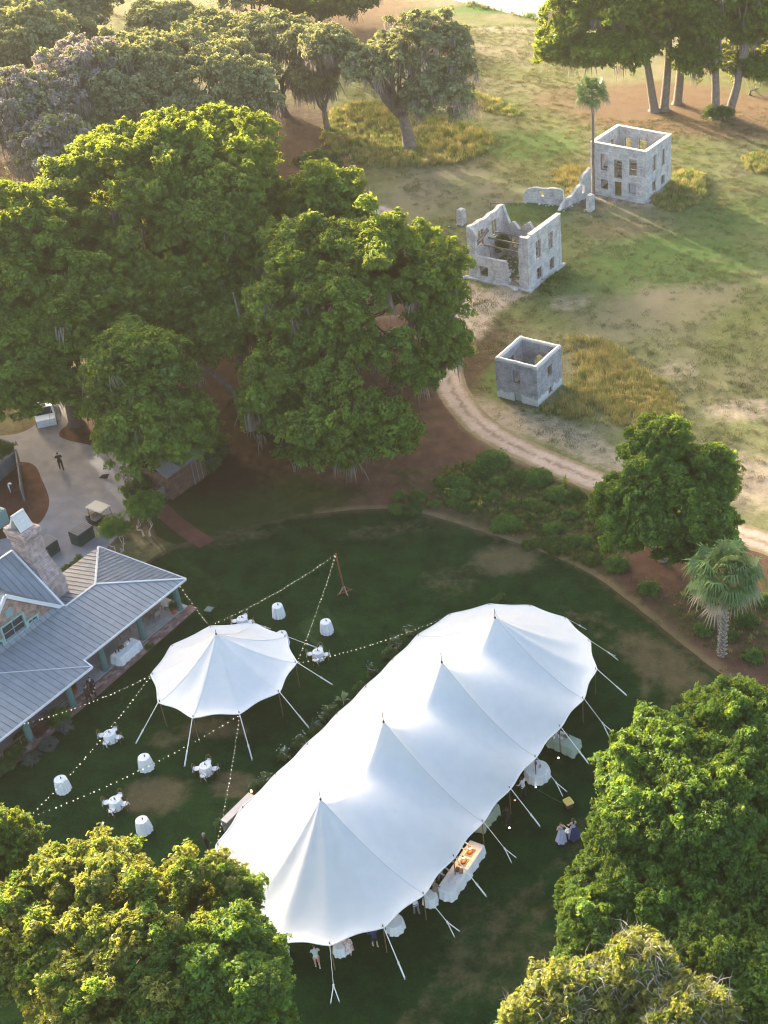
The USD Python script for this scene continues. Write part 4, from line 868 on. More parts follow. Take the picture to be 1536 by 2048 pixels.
house = thing('porch_house', 'brick house with blue grey metal roofs, long open porch and big brick chimney', 'house', HO, HA)
def roof_plane(parent, pts, eave, name='roof', width=.46, lift=.02):
    """one roof slope: a deck with standing seam panels laid from eave to ridge"""
    p = np.asarray(pts, float); n = np.cross(p[1] - p[0], p[2] - p[0]); n /= np.linalg.norm(n)
    if n[2] < 0: p = p[::-1]; n = -n
    e = np.asarray(eave, float); e /= np.linalg.norm(e); s = np.cross(n, e)
    r = obj(name, MB().slab(p, .10), m_metal, parent)
    d = np.stack([(p - p[0]) @ e, (p - p[0]) @ s], 1); poly = Polygon(d).buffer(-.01); x0, y0, x1, y1 = poly.bounds
    k, x = 0, x0
    while x < x1:
        q = poly.intersection(sbox(x + .006, y0 - 1, x + width - .006, y1 + 1))
        for c in getattr(q, 'geoms', [q]):
            if c.is_empty or c.area < .01 or c.geom_type != 'Polygon': continue
            c = c.simplify(.005); b = np.array(c.exterior.coords)[:-1]
            if not c.exterior.is_ccw: b = b[::-1]
            mb = MB().slab(p[0] + b[:, :1] * e + b[:, 1:] * s + n * lift, .015)
            yy = [pt[1] for pt in c.intersection(LineString([(x + .02, y0 - 1), (x + .02, y1 + 1)])).coords] if not c.intersection(LineString([(x + .02, y0 - 1), (x + .02, y1 + 1)])).is_empty else []
            if len(yy) == 2:
                A = p[0] + e * (x + .02) + s * yy[0] + n * (lift + .03); Bq = p[0] + e * (x + .02) + s * yy[1] + n * (lift + .03); mb.bar(A, Bq, .03, .035)
            obj('roof_panel', mb, m_metal if (k * 7) % 5 < 3 else m_metal_b, r); k += 1
        x += width
    return r
ZE, ZR, SL = 2.7, 3.72, 1.02 / 4.45
zf = lambda b: ZE + (b + .6) * SL
roof_plane(house, [(.7, -.6, ZE), (-3.75, 3.85, ZR), (-6.62, 3.85, ZR), (-6.62, 4.3, zf(4.3)), (-24, 4.3, zf(4.3)), (-24, -1.35, zf(-1.35)), (-9.75, -1.45, zf(-1.45)), (-9.6, -.6, ZE)], (1, 0, 0))
roof_plane(house, [(.7, -.6, ZE), (.7, 8.3, ZE), (-3.75, 3.85, ZR)], (0, 1, 0))
roof_plane(house, [(.7, 8.3, ZE), (-6.6, 8.3, ZE), (-6.6, 3.85, ZR), (-3.75, 3.85, ZR)], (1, 0, 0))
roof_plane(house, [(-6.7, 3.9, 3.78), (-6.7, 7.8, 7.45), (-24, 7.8, 7.45), (-24, 3.9, 3.78)], (1, 0, 0))
roof_plane(house, [(-6.7, 11.7, 3.78), (-6.7, 7.8, 7.45), (-24, 7.8, 7.45), (-24, 11.7, 3.78)], (1, 0, 0))
# cross gable
GZ, GU, GV = 7.62, -10.74, 4.05
roof_plane(house, [(GU, GV, GZ), (-6.72, GV, 3.62), (GU, 7.9, GZ)], (0, 1, 0), lift=.03)
roof_plane(house, [(GU, GV, GZ), (-14.76, GV, 3.62), (GU, 7.9, GZ)], (0, 1, 0), lift=.03)
tr = MB()
for a, b in (((.7, -.64, ZE - .02), (-9.6, -.64, ZE - .02)), ((.74, -.6, ZE - .02), (.74, 8.3, ZE - .02)), ((-9.75, -1.5, zf(-1.5)), (-24, -1.4, zf(-1.4))), ((-9.62, -.6, ZE), (-9.72, -1.5, zf(-1.5)))): tr.bar(a, b, .10, .14)
for a, b in (((.7, -.6, ZE), (-3.75, 3.85, ZR)), ((.7, 8.3, ZE), (-3.75, 3.85, ZR)), ((-3.75, 3.85, ZR), (-6.7, 3.85, ZR)), ((-6.72, 3.9, 3.78), (-6.72, 7.8, 7.45)), ((-6.72, 7.8, 7.47), (-24, 7.8, 7.47)), ((-9.75, -1.4, zf(-1.4)), (-14.0, 2.9, zf(2.9)))):
    tr.bar(np.array(a) + [0, 0, .06], np.array(b) + [0, 0, .06], .16 if a[1] != -1.4 else .05, .05)
obj('ridge_cap', tr, m_trimw, house)
fa = MB()
for sg in (-1, 1): fa.bar((GU, GV - .06, GZ - .02), (GU + sg * 4.05, GV - .06, 3.6), .12, .26)
obj('gable_fascia', fa, m_trimw, house)
gw = Polygon([(-14.6, 2.8), (-6.9, 2.8), (-6.9, 3.55), (GU, GZ - .18), (-14.6, 3.55)])
for a in ((-11.78, 4.0, -9.82, 5.42), (-9.72, 3.68, -8.80, 4.52), (-12.8, 3.68, -11.9, 4.52), (-11.06, 5.70, -10.48, 6.38)): gw = gw.difference(sbox(a[0], a[1], a[2], a[3]))
vv, ff = MB().prism(gw, 0, .25).arrays(); V = np.stack([vv[:, 0], 4.2 + vv[:, 2], vv[:, 1]], 1)
gwall = obj('gable_wall', (V, ff[:, ::-1]), m_brick, house)
def window(x0, z0, x1, z1, y, bars):
    f = MB(); w = .09
    for (a, b, c, e) in ((x0 - .05, x0 + w, z0 - .05, z1 + .05), (x1 - w, x1 + .05, z0 - .05, z1 + .05), (x0 + w, x1 - w, z1 - w, z1 + .05), (x0 + w, x1 - w, z0 - .05, z0 + w)): f.box(((a + b) / 2, y - .02, (c + e) / 2), (b - a, .16, e - c))
    for k in range(1, bars[0]): f.box((x0 + (x1 - x0) * k / bars[0], y + .0, (z0 + z1) / 2), (.04, .06, z1 - z0 - .18))
    for k in range(1, bars[1]): f.box(((x0 + x1) / 2, y + .003, z0 + (z1 - z0) * k / bars[1]), (x1 - x0 - .18, .05, .04))
    q = obj('window_frame', f, m_teal_pale, gwall)
    obj('pane', MB().box(((x0 + x1) / 2, y + .09, (z0 + z1) / 2), (x1 - x0, .02, z1 - z0)), m_glass_dark, gwall)
window(-11.78, 4.0, -9.82, 5.42, 4.2, (2, 2)); window(-9.72, 3.68, -8.80, 4.52, 4.2, (2, 2)); window(-12.8, 3.68, -11.9, 4.52, 4.2, (2, 2))
lv = MB().box((-10.77, 4.25, 6.04), (.58, .1, .68))
for k in range(6): lv.box((-10.77, 4.17, 5.76 + k * .11), (.54, .07, .05), rx=.5)
obj('louvred_vent', lv, m_teal_pale, house)
wl = MB().box((-15.4, 7.8, 1.4), (17.2, 7.4, 2.8))
obj('wall', wl, m_brick, house)
gb = Polygon([(4.1, 2.8), (11.5, 2.8), (11.5, 3.6), (7.8, 7.25), (4.1, 3.6)]); vv, ff = MB().prism(gb, 0, .25).arrays()
obj('gable_wall', (np.stack([-6.75 - .25 + vv[:, 2], vv[:, 0], vv[:, 1]], 1), ff), m_brick, house)
for k in range(5):
    c = obj('door' if k % 2 else 'window', MB().box((-8.2 - 2.6 * k, 4.07, 1.25 if k % 2 else 1.5), (1.1, .10, 2.3 if k % 2 else 1.5)), m_glass_dark, house)
    obj('frame', MB().box((-8.2 - 2.6 * k, 4.05, 2.45 if k % 2 else 2.32), (1.3, .14, .1)).box((-8.82 - 2.6 * k, 4.05, 1.3), (.1, .14, 2.2)).box((-7.58 - 2.6 * k, 4.05, 1.3), (.1, .14, 2.2)), m_teal_pale, c)
for k in range(6):
    x = -.02 - 3.84 * k; b = -.0 if k < 3 else -.75
    obj('column', MB().lathe([(.30, 0), (.30, .12), (.25, .16), (.245, 1.2), (.21, 2.3), (.24, 2.38), (.28, 2.46), (.28, 2.62)], 14, (x, b, .0 if k < 3 else -.20)), m_teal, house, smooth=35)
for k in (1, 2): obj('column', MB().lathe([(.30, 0), (.30, .12), (.25, .16), (.21, 2.3), (.28, 2.62)], 14, (-.02, 3.85 * k, 0)), m_teal, house, smooth=35)
obj('porch_beam', MB().box((-4.8, 0, 2.68), (10.0, .26, .14)).box((-16.8, -.75, 2.45), (14, .26, .12)).box((-.02, 3.9, 2.68), (.26, 7.6, .14)), m_teal, house)
# chimney: stepped shaft, corbelled head, tented stone cowl
cx0, cx1, cy0, cy1 = -6.6, -5.1, 6.15, 8.1
def ring(a, b, c, e, z): return [[a, c, z], [b, c, z], [b, e, z], [a, e, z]]
secs = [ring(-6.65, -4.95, 5.35, 8.4, 0), ring(-6.65, -4.95, 5.35, 8.4, 4.9), ring(cx0 + .12, cx1 - .1, cy0 + .12, cy1 - .1, 7.0), ring(cx0 + .16, cx1 - .14, cy0 + .16, cy1 - .14, 8.5), ring(cx0, cx1, cy0, cy1, 8.8), ring(cx0 - .06, cx1 + .06, cy0 - .06, cy1 + .06, 9.0), ring(cx0 - .06, cx1 + .06, cy0 - .06, cy1 + .06, 9.2)]
V = np.array([p for s_ in secs for p in s_]); F = [[4 * k + i, 4 * k + (i + 1) % 4, 4 * k + 4 + (i + 1) % 4, 4 * k + 4 + i] for k in range(6) for i in range(4)] + [[24, 25, 26, 27]]
ch = obj('chimney', MB().add(V, F), m_brick_pale, house)
g = np.random.default_rng(4); crs = MB()
for zz in np.arange(4.2, 9.2, .16):          # proud header courses give the shaft its rough brick relief
    f = np.clip((zz - 4.9) / 2.1, 0, 1); a, b, c, e = (-6.65 + f * .17, -4.95 - f * .25, 5.35 + f * .92, 8.4 - f * .4) if zz < 8.5 else (cx0 - .01, cx1 + .01, cy0 - .01, cy1 + .01)
    for x in np.arange(a + .15, b, .28): crs.box((x + g.normal() * .02, c, zz), (.2, .05, .065))
    for y in np.arange(c + .15, e, .28): crs.box((a, y + g.normal() * .02, zz), (.05, .2, .065))
tag(obj('brick_course', crs, m_brick_pale, ch), kind='stuff')
tp = MB()
for x in np.arange(cx0 + .05, cx1, .25):
    for y in (cy0 + .12, cy1 - .12): tp.box((x + .08, y, 9.25), (.2, .42, .10), rz=g.normal() * .04)
obj('corbel_brick', tp, m_brick_pale, ch)
obj('cowl', MB().slab([(-6.4, 6.55, 9.3), (-5.3, 6.55, 9.3), (-5.3, 7.15, 10.55), (-6.4, 7.15, 10.55)], .12).slab([(-5.3, 7.75, 9.3), (-6.4, 7.75, 9.3), (-6.4, 7.15, 10.55), (-5.3, 7.15, 10.55)], .12), plain('pale_stone_cowl', (.50, .49, .48), .8, .12), house)

# porch floor, brick edging laid in courses
st = lambda name, m, mt: tag(obj(name, m, mt), kind='structure')
def hpoly(pts): return Polygon([tuple(H2W(a, b)[:2]) for a, b in pts])
st('porch_floor', MB().prism(hpoly([(.55, -.30), (.55, 8.2), (-6.6, 8.2), (-6.6, 4.12), (-24, 4.12), (-24, -.35)]), -.05, .09), m_concrete)
pt = st('brick_patio', MB().prism(hpoly([(.75, -1.10), (.75, -.32), (-24, -.37), (-24, -1.55), (-9.8, -1.5)]), -.05, .05), m_paver[1])
g = np.random.default_rng(6); cnt = 0
for row in range(4):
    x = .72 - (row % 2) * .2
    while x > -16 and cnt < 300:
        y = -.45 - row * .20 - .022 * -x * .9
        L = .42
        obj('brick', MB().box(H2W(x - L / 2, y, .062 + g.normal() * .004), (L - .025, .17, .05), rz=HA), m_paver[g.integers(0, 3)], pt); cnt += 1
        x -= L
stairs = MB()
# railing at the near end of the porch
t = thing('porch_railing', 'dark wooden railing along the porch edge behind the flower bed', 'railing', H2W(-11.6, -.75), HA)
obj('handrail', MB().bar((0, 0, .95), (-12, 0, .95), .08, .06).bar((0, 0, .2), (-12, 0, .2), .06, .05).bar((0, 0, .58), (-12, 0, .58), .05, .05), m_wood_dark, t)
for k in range(9): obj('rail_post', MB().box((-1.5 * k, 0, .5), (.09, .09, 1.0)), m_wood_dark, t)

# ------------------------------------------------------------------ things on the porch
m_linen = plain('white_linen', (.74, .75, .77), .8, .05, 3.0)
m_terra = plain('terracotta', (.34, .10, .055), .8, .15, 6.0)
def flower_pot(label, x, y, seed, s=1.0):
    b = G(x, y); t = thing('flower_pot', label, 'flower pot', (b[0], b[1], .06)); g = np.random.default_rng(seed)
    obj('pot', MB().lathe([(.16 * s, 0), (.24 * s, .38 * s), (.27 * s, .39 * s), (.27 * s, .46 * s), (.22 * s, .46 * s), (.20 * s, .40 * s)], 14), m_terra, t, smooth=35)
    p = g.normal(size=(16, 3)) * .16 * s + [0, 0, .72 * s]; scatter(t, 'foliage', protos('shrub'), m_leaf_shrub, p, g.uniform(.4, .7, 16) * s, quats(g, 16), seed)
flower_pot('terracotta pot with a leafy plant by the corner porch column', 349, 1228, 1)
flower_pot('terracotta pot with a trailing plant near the couple in dark clothes', 150, 1388, 2)
def slat_bench(label, x, y, rz, L=1.3, name='porch_chair', cat='chair'):
    b = G(x, y); t = thing(name, label, cat, (b[0], b[1], .09), rz)
    for k in range(5): obj('slat', MB().box((0, -.22 + .11 * k, .42), (L, .085, .03)), m_wood, t)
    for k in range(4): obj('back_slat', MB().box((0, .30 + .03 * k, .55 + .11 * k), (L, .03, .085)), m_wood, t)
    for sx in (-1, 1):
        for sy in (-.22, .25): obj('leg', MB().box((sx * (L / 2 - .06), sy, .2 if sy < 0 else .45), (.06, .06, .42 if sy < 0 else .92)), m_wood, t)
        obj('armrest', MB().box((sx * (L / 2 - .03), 0, .63), (.07, .55, .04)), m_wood, t)
slat_bench('slatted wooden chair at the porch table nearest the corner flower pot', 316, 1222, HA + PI / 2, .6)
slat_bench('slatted wooden chair with its back to the porch edge', 312, 1240, HA + PI, .6)
slat_bench('slatted wooden chair half hidden behind the middle porch column', 290, 1240, HA - PI / 2, .6)
slat_bench('dark slatted wooden bench behind the white porch table', 248, 1272, HA, 1.1, 'porch_bench', 'bench')
b = G(305, 1232); t = thing('porch_table', 'small wooden slatted table between the porch chairs', 'table', (b[0], b[1], .09), HA)
for k in range(6): obj('slat', MB().box((0, -.3 + .12 * k, .72), (1.3, .1, .03)), m_wood, t)
for sx in (-1, 1):
    for sy in (-1, 1): obj('leg', MB().box((sx * .55, sy * .26, .35), (.06, .06, .7)), m_wood, t)

def draped(L, W, hh, seed, flare=.10, n=96, rnd=None):
    """a cloth over a table: flat top, soft folds falling to the ground; rectangular, or round when rnd"""
    g = np.random.default_rng(seed); an = np.linspace(0, 2 * PI, n, endpoint=False)
    if rnd: x, y = rnd * np.cos(an), rnd * np.sin(an)
    else:
        r_ = shapely.segmentize(sbox(-L / 2, -W / 2, L / 2, W / 2).buffer(.04), .08); c = r_.exterior; q = [c.interpolate(f, normalized=True) for f in np.linspace(0, 1, n, endpoint=False)]
        x, y = np.array([p.x for p in q]), np.array([p.y for p in q])
        if not c.is_ccw: x, y = x[::-1], y[::-1]
    xy = np.stack([x, y], 1); nn = np.stack([np.roll(y, -1) - np.roll(y, 1), -(np.roll(x, -1) - np.roll(x, 1))], 1); nn /= np.linalg.norm(nn, axis=1, keepdims=True)
    k = g.integers(9, 13); ph = g.uniform(0, 6, 4); f_ = (np.sin(k * an + ph[0]) + .6 * np.sin((2 * k + 3) * an + ph[1]) + .5 * np.sin(3 * an + ph[2])) / 2
    rows = [(xy * .02, hh), (xy * .6, hh), (xy * .97, hh), (xy, hh - .012)]
    for z in np.linspace(.12, 1, 7): rows.append((xy + nn * (flare * z ** .8 + .115 * f_[:, None] * z ** .6 * (.7 if rnd else .9)), hh * (1 - z) + .01 + np.where(z > .95, 1, 0) * .02 * (1 + f_)))
    V = np.concatenate([np.c_[p, np.broadcast_to(z, n)] for p, z in rows]); m = len(rows); i, j = np.meshgrid(np.arange(m - 1), np.arange(n), indexing='ij')
    q = np.stack([i * n + j, (i + 1) * n + j, (i + 1) * n + (j + 1) % n, i * n + (j + 1) % n], -1).reshape(-1, 4)
    mb = MB().add(V, q); mb.add(np.vstack([rows[0][0] @ np.eye(2, 3) + [0, 0, hh], [[0, 0, hh]]]), [[k, (k + 1) % n, n] for k in range(n)]); return mb
m_plate = plain('white_china', (.70, .70, .70), .25, .03)
m_bottle = plain('dark_bottle', (.03, .035, .03), .2, .1)
m_candle = plain('lantern_glass', (.45, .42, .33), .3, .2)
m_sage = plain('sage_linen', (.33, .40, .32), .8, .06, 3.0)
def place_setting(t, seed, items, R=None, top=.75):
    g = np.random.default_rng(seed)
    for it in items:
        x, y = it[1], it[2]
        if it[0] == 'plate': obj('plate', MB().lathe([(.02, top + .004), (.10, top + .006), (.14, top + .024), (.145, top + .028), (.10, top + .012), (.0005, top + .010)], 16, (x, y, 0)), m_plate, t, smooth=40)
        if it[0] == 'bottle': obj('bottle', MB().lathe([(.04, top + .004), (.04, top + .17), (.015, top + .22), (.015, top + .30)], 10, (x, y, 0)), m_bottle, t, smooth=40)
        if it[0] == 'glass': obj('glass', MB().lathe([(.03, top + .004), (.035, top + .12)], 10, (x, y, 0)), m_candle, t, smooth=40)
        if it[0] == 'box': obj('serving_box', MB().box((x, y, top + .08), (.3, .22, .15), rz=g.normal() * .2), it[3], t)
        if it[0] == 'jar': obj('jar', MB().lathe([(.07, top + .004), (.09, top + .10), (.075, top + .20), (.05, top + .22)], 12, (x, y, 0)), it[3], t, smooth=40)
b = loc(251, 1297, .75); t = thing('serving_table', 'white clothed serving table with drinks on the porch', 'table', H2W(b[0], b[1], .06), HA + .05)
obj('tablecloth', draped(2.1, .78, .75, 3), m_linen, t, smooth=45)
place_setting(t, 2, [('box', .4, .2, m_plate), ('box', -.1, .22, m_wood_dark), ('bottle', -.45, .2), ('bottle', -.55, .1), ('bottle', -.35, .28), ('glass', -.2, .05), ('glass', .1, .0), ('bottle', .7, .25), ('glass', .6, .1), ('bottle', -.7, .25), ('glass', -.8, .1)])

# ------------------------------------------------------------------ yard behind the house
b = loc(196.6, 1014, 1.9); t = thing('golf_cart', 'golf cart with beige canopy roof parked on the gravel', 'golf cart', H2W(b[0], b[1] , 0), HA + PI)   # drives towards +y of its own frame
m_beige = plain('beige_shell', (.52, .47, .40), .45, .05); m_black = plain('black_plastic', (.02, .02, .022), .5, .1)
rf = trimesh.creation.box((1.16, 1.75, .07)); obj('canopy', MB().prism(sbox(-.50, -.80, .50, .80).buffer(.09), 1.88, 1.95).prism(sbox(-.46, -.76, .46, .76).buffer(.05), 1.95, 1.985), m_beige, t, smooth=40)
for sx in (-1, 1):
    for y0, y1 in ((-.75, -.70), (.95, .62)): obj('post', MB().tube([(sx * .5, y0, .75), (sx * .5, y1, 1.88)], .02, 6), m_black, t)
obj('body', MB().prism(sbox(-.55, -1.05, .55, 1.2).buffer(.05), .30, .50).box((0, -.8, .62), (1.1, .6, .28)).box((0, .98, .66), (1.05, .5, .36)), m_black, t, smooth=30)
obj('seat', MB().prism(sbox(-.5, -.62, .5, -.12).buffer(.05), .72, .84).box((0, -.62, 1.05), (1.0, .12, .42), rx=-.1), m_wood, t)
obj('windscreen', MB().bar((-.5, .9, .85), (.5, .9, .85), .03).bar((-.5, .64, 1.8), (.5, .64, 1.8), .03), m_black, t)
obj('steering_wheel', MB().tube([(-.27 + .16 * math.cos(a), .42 + .07 * math.sin(a), 1.0 + .14 * math.sin(a)) for a in np.linspace(0, 2 * PI, 17)], .015, 5).bar((-.27, .42, 1.0), (-.27, .7, .7), .03), m_black, t)
obj('bag_well', MB().box((0, -1.15, .7), (1.0, .3, .5)), m_wood_dark, t)
for sx in (-1, 1):
    for y in (-.75, .85):
        wv, wf = MB().lathe([(.0, -.09), (.16, -.09), (.22, -.06), (.22, .06), (.16, .09), (.001, .09)], 16).arrays(); obj('wheel', (wv @ rot(0, PI / 2, 0).T + [sx * .55, y, .22], wf), m_black, t, smooth=40)
def bin_store(label, x, y, wd, lids, seed):
    b = loc(x, y); t = thing('bin_store', label, 'bin store', H2W(b[0], b[1] + .5), HA)
    obj('side', MB().box((0, -.5, .55), (wd, .05, 1.1)).box((0, .5, .6), (wd, .05, 1.2)).box((-wd / 2, 0, .57), (.05, .95, 1.14)).box((wd / 2, 0, .57), (.05, .95, 1.14)), m_green_dark, t)
    for l in range(lids):
        a = -wd / 2 + wd * l / lids; q = obj('lid', MB().box((a + wd / lids / 2, 0, 1.17), (wd / lids - .04, 1.0, .03), rx=.10), m_black, t)
        n = int(wd / lids / .15)
        for k in range(n): obj('slat', MB().box((a + .08 + k * (wd / lids - .1) / max(n - 1, 1), 0, 1.21), (.075, 1.08, .04), rx=.10), m_wood_pale, q)
bin_store('single lidded slatted bin store nearest the brick chimney', 108, 1110, 1.35, 1, 1)
bin_store('double lidded slatted bin store in front of the golf cart', 176, 1084, 1.6, 2, 2)
t = thing('planter_hedge', 'clipped hedge in a long dark planter behind the porch roof', 'hedge', H2W(-2.6, 9.8), HA)
obj('planter', MB().box((0, 0, .6), (5.6, .7, 1.2)), m_green_dark, t); g = np.random.default_rng(9); n = 170
scatter(t, 'foliage', protos('shrub'), m_leaf_hedge, np.c_[g.uniform(-2.7, 2.7, n), g.uniform(-.32, .32, n), g.uniform(1.15, 1.55, n)], g.uniform(.5, .9, n), quats(g, n), 9)
def hedge(label, pts, h, w, seed, m=None, name='hedge', cat='hedge', dens=9):
    P_ = np.array([G2(*p) for p in pts]); c = P_.mean(0); ls = LineString(P_); g = np.random.default_rng(seed); t = thing(name, label, cat, (*c, 0))
    core = ls.buffer(w * .3, cap_style='flat'); obj('stems', MB().prism(shapely.affinity.translate(core, -c[0], -c[1]), 0, h * .75), m_green_dark, t)
    n = int(ls.length * (2 * h + w) * dens); q = np.array([ls.interpolate(f, normalized=True).coords[0] for f in g.uniform(0, 1, n)]) + g.normal(size=(n, 2)) * w * .33
    z = h * np.clip(g.uniform(.1, 1.05, n) + .1 * meshkit.fbm(np.c_[q, np.zeros(n)], 3), .1, 1.15)
    scatter(t, 'foliage', protos('shrub'), m or m_leaf_hedge, np.c_[q - c, z], g.uniform(.7, 1.3, n), quats(g, n), seed)
hedge('ivy covered hedge between the gravel yard and the lawn path gate', [(262, 1008), (285, 992), (308, 980)], 1.7, .9, 1)
hedge('long ivy covered hedge running up to the brick outbuilding', [(335, 985), (380, 955), (430, 935), (447, 905)], 1.7, 1.1, 2)
b = G(322, 1004); t = thing('garden_gate', 'pale grey gate between two ivy hedges at the head of the brick path', 'gate', (b[0], b[1], 0), HA - .2)
for k in range(6): obj('board', MB().box((-.5 + .2 * k, 0, .7), (.18, .03, 1.3)), m_grey, t)
obj('rail', MB().box((0, .04, .3), (1.2, .05, .1)).box((0, .04, 1.1), (1.2, .05, .1)), m_grey, t)
# brick outbuilding under the oaks
b = G(415, 950); t = thing('brick_outbuilding', 'low dark brick outbuilding with a grey roof under the oak branches', 'outbuilding', (b[0], b[1], 0), HA)
obj('wall', MB().box((-2.2, 1.8, 1.3), (4.4, 3.6, 2.6)), brickmat('dark_brick', (.10, .05, .04), (.15, .08, .06), (.12, .09, .08)), t)
obj('roof', MB().slab([(.3, -.3, 2.55), (.3, 1.8, 3.9), (-4.7, 1.8, 3.9), (-4.7, -.3, 2.55)], .1).slab([(.3, 3.9, 2.55), (-4.7, 3.9, 2.55), (-4.7, 1.8, 3.9), (.3, 1.8, 3.9)], .1), plain('old_grey_roof', (.16, .155, .16), .8, .2), t)
q = obj('door', MB().box((-1.1, -.04, 1.05), (.95, .06, 2.1)), m_wood_dark, t); obj('door_frame', MB().box((-1.62, -.05, 1.08), (.1, .1, 2.16)).box((-.58, -.05, 1.08), (.1, .1, 2.16)).box((-1.1, -.05, 2.2), (1.14, .1, .1)).box((-1.1, -.06, 1.1), (.06, .1, 2.0)), m_grey, q)
b = G(374, 946); t = thing('round_dish', 'white round disc leaning beside the brick outbuilding door', 'dish', (b[0], b[1], 0), HA)
obj('disc', (lambda m: (m[0] @ rot(1.25, 0, 0).T + [0, 0, .62], m[1]))(MB().lathe([(.02, .0), (.45, .06), (.55, .14), (.56, .16), (.44, .09), (.002, .04)], 20).arrays()), m_plate, t, smooth=40); obj('stand', MB().bar((0, .1, 0), (0, .05, .6), .06), m_grey, t)
# left edge: fence, cabinet, pipe
def board_fence(label, pts, h):
    P_ = [G2(*p) for p in pts]; c = P_[0]; t = thing('board_fence', label, 'fence', (*c, 0))
    for a, bb in zip(P_[:-1], P_[1:]):
        L = np.linalg.norm(bb - a); n = int(L / .3); d = (bb - a) / L; rz = math.atan2(d[1], d[0])
        for k in range(n): obj('board', MB().box([*(a - c + d * (k + .5) * L / n), h / 2 + .01 * (k % 3)], (L / n - .02, .03, h), rz=rz), m_grey, t)
        obj('rail', MB().bar([*(a - c), h * .93], [*(bb - c), h * .93], .10, .08), m_wood, t)
    for p in P_: obj('post', MB().box([*(p - c), h / 2], (.14, .14, h + .1)), m_grey, t)
board_fence('dark grey board fence at the left edge beside the mulch island', [(-60, 1010), (0, 962), (40, 930), (50, 1002)], 1.6)
tree('clipped_shrub', 'rounded green shrub behind the dark board fence at the left edge', G2(8, 925), [(np.array([*G2(5, 922), .9]), np.array([1.5, 1.3, 1.0]))], .6, 'shrub', m_leaf_shrub, seed=85, trunk_r=.06, limbs=3, cat='shrub', size=1.2)
b = loc(12, 1052); t = thing('utility_cabinet', 'pale teal utility cabinet with a ribbed lid left of the chimney cowl', 'cabinet', H2W(b[0], b[1] + .9), HA)
obj('cabinet', MB().box((-1.2, 0, .7), (3.4, 1.7, 1.4)), m_teal_pale, t)
for k in range(8): obj('lid_rib', MB().box((-2.7 + .43 * k, 0, 1.45), (.26, 1.8, .14)), m_teal_pale, t)
b = G(22, 987); t = thing('vent_pipe', 'bent white vent pipe standing in the mulch island', 'pipe', (b[0], b[1], 0)); obj('pipe', MB().tube([(0, 0, 0), (0, 0, .8), (.05, 0, 1.0), (.2, -.05, 1.12), (.34, -.1, 1.05)], .075, 8), m_plate, t, smooth=50)
b = G(209, 955); t = thing('fallen_slate', 'small dark flap lying on the gravel by the oak', 'board', (b[0], b[1], 0)); obj('board', MB().slab([(-.45, -.1, .02), (.3, -.25, .02), (.4, .2, .25), (-.2, .15, .22)], .03), m_black, t)
b = G(418, 1219); t = thing('ground_hatch', 'small square grey green hatch set in the lawn by the patio corner', 'hatch', (b[0], b[1], 0), HA + .2); obj('cover', MB().box((0, 0, .03), (.5, .5, .06)), plain('hatch_green', (.10, .17, .15), .6), t); obj('rim', MB().box((0, .27, .025), (.6, .04, .05)).box((0, -.27, .025), (.6, .04, .05)).box((.28, 0, .024), (.04, .5, .05)).box((-.28, 0, .024), (.04, .5, .05)), m_grey, t)
# car under the oaks
b = G(92, 836); t = thing('parked_car', 'white car half hidden under the oak branches at the left', 'car', (b[0], b[1], 0), math.radians(-65)); m_car = plain('white_car_paint', (.62, .64, .66), .25, .03)
prof = Polygon([(-2.2, .35), (2.2, .35), (2.25, .7), (2.1, .92), (1.2, 1.0), (.55, 1.45), (-1.2, 1.5), (-2.0, 1.05), (-2.25, .95)]).buffer(.05)
vv, ff = MB().prism(prof, -.85, .85).arrays(); obj('body', (np.stack([vv[:, 0], vv[:, 2], vv[:, 1]], 1), ff[:, ::-1]), m_car, t, smooth=30)
obj('windscreen', MB().slab([(1.22, -.72, 1.06), (1.22, .72, 1.06), (.62, .66, 1.47), (.62, -.66, 1.47)], .02), m_glass_dark, t)
for sy in (-1, 1):
    obj('side_window', MB().slab([np.array((x, sy * .905, z)) for x, z in (((.95, 1.05), (.45, 1.42), (-1.15, 1.44), (-1.6, 1.08)) if sy > 0 else ((.95, 1.05), (-1.6, 1.08), (-1.15, 1.44), (.45, 1.42)))], .02), m_glass_dark, t)
    obj('headlight', MB().ball((2.2, sy * .6, .75), .14, 1, (.5, 1, .7)), m_plate, t)
    for x in (-1.4, 1.4):
        wv, wf = MB().lathe([(.001, -.11), (.2, -.11), (.33, -.08), (.33, .08), (.2, .11), (.001, .11)], 18).arrays(); q = obj('wheel', (wv @ rot(PI / 2, 0, 0).T + [x, sy * .82, .33], wf), m_black, t, smooth=40); obj('hub', MB().ball((x, sy * .93, .33), .17, 1, (1, .15, 1)), m_grey, q)
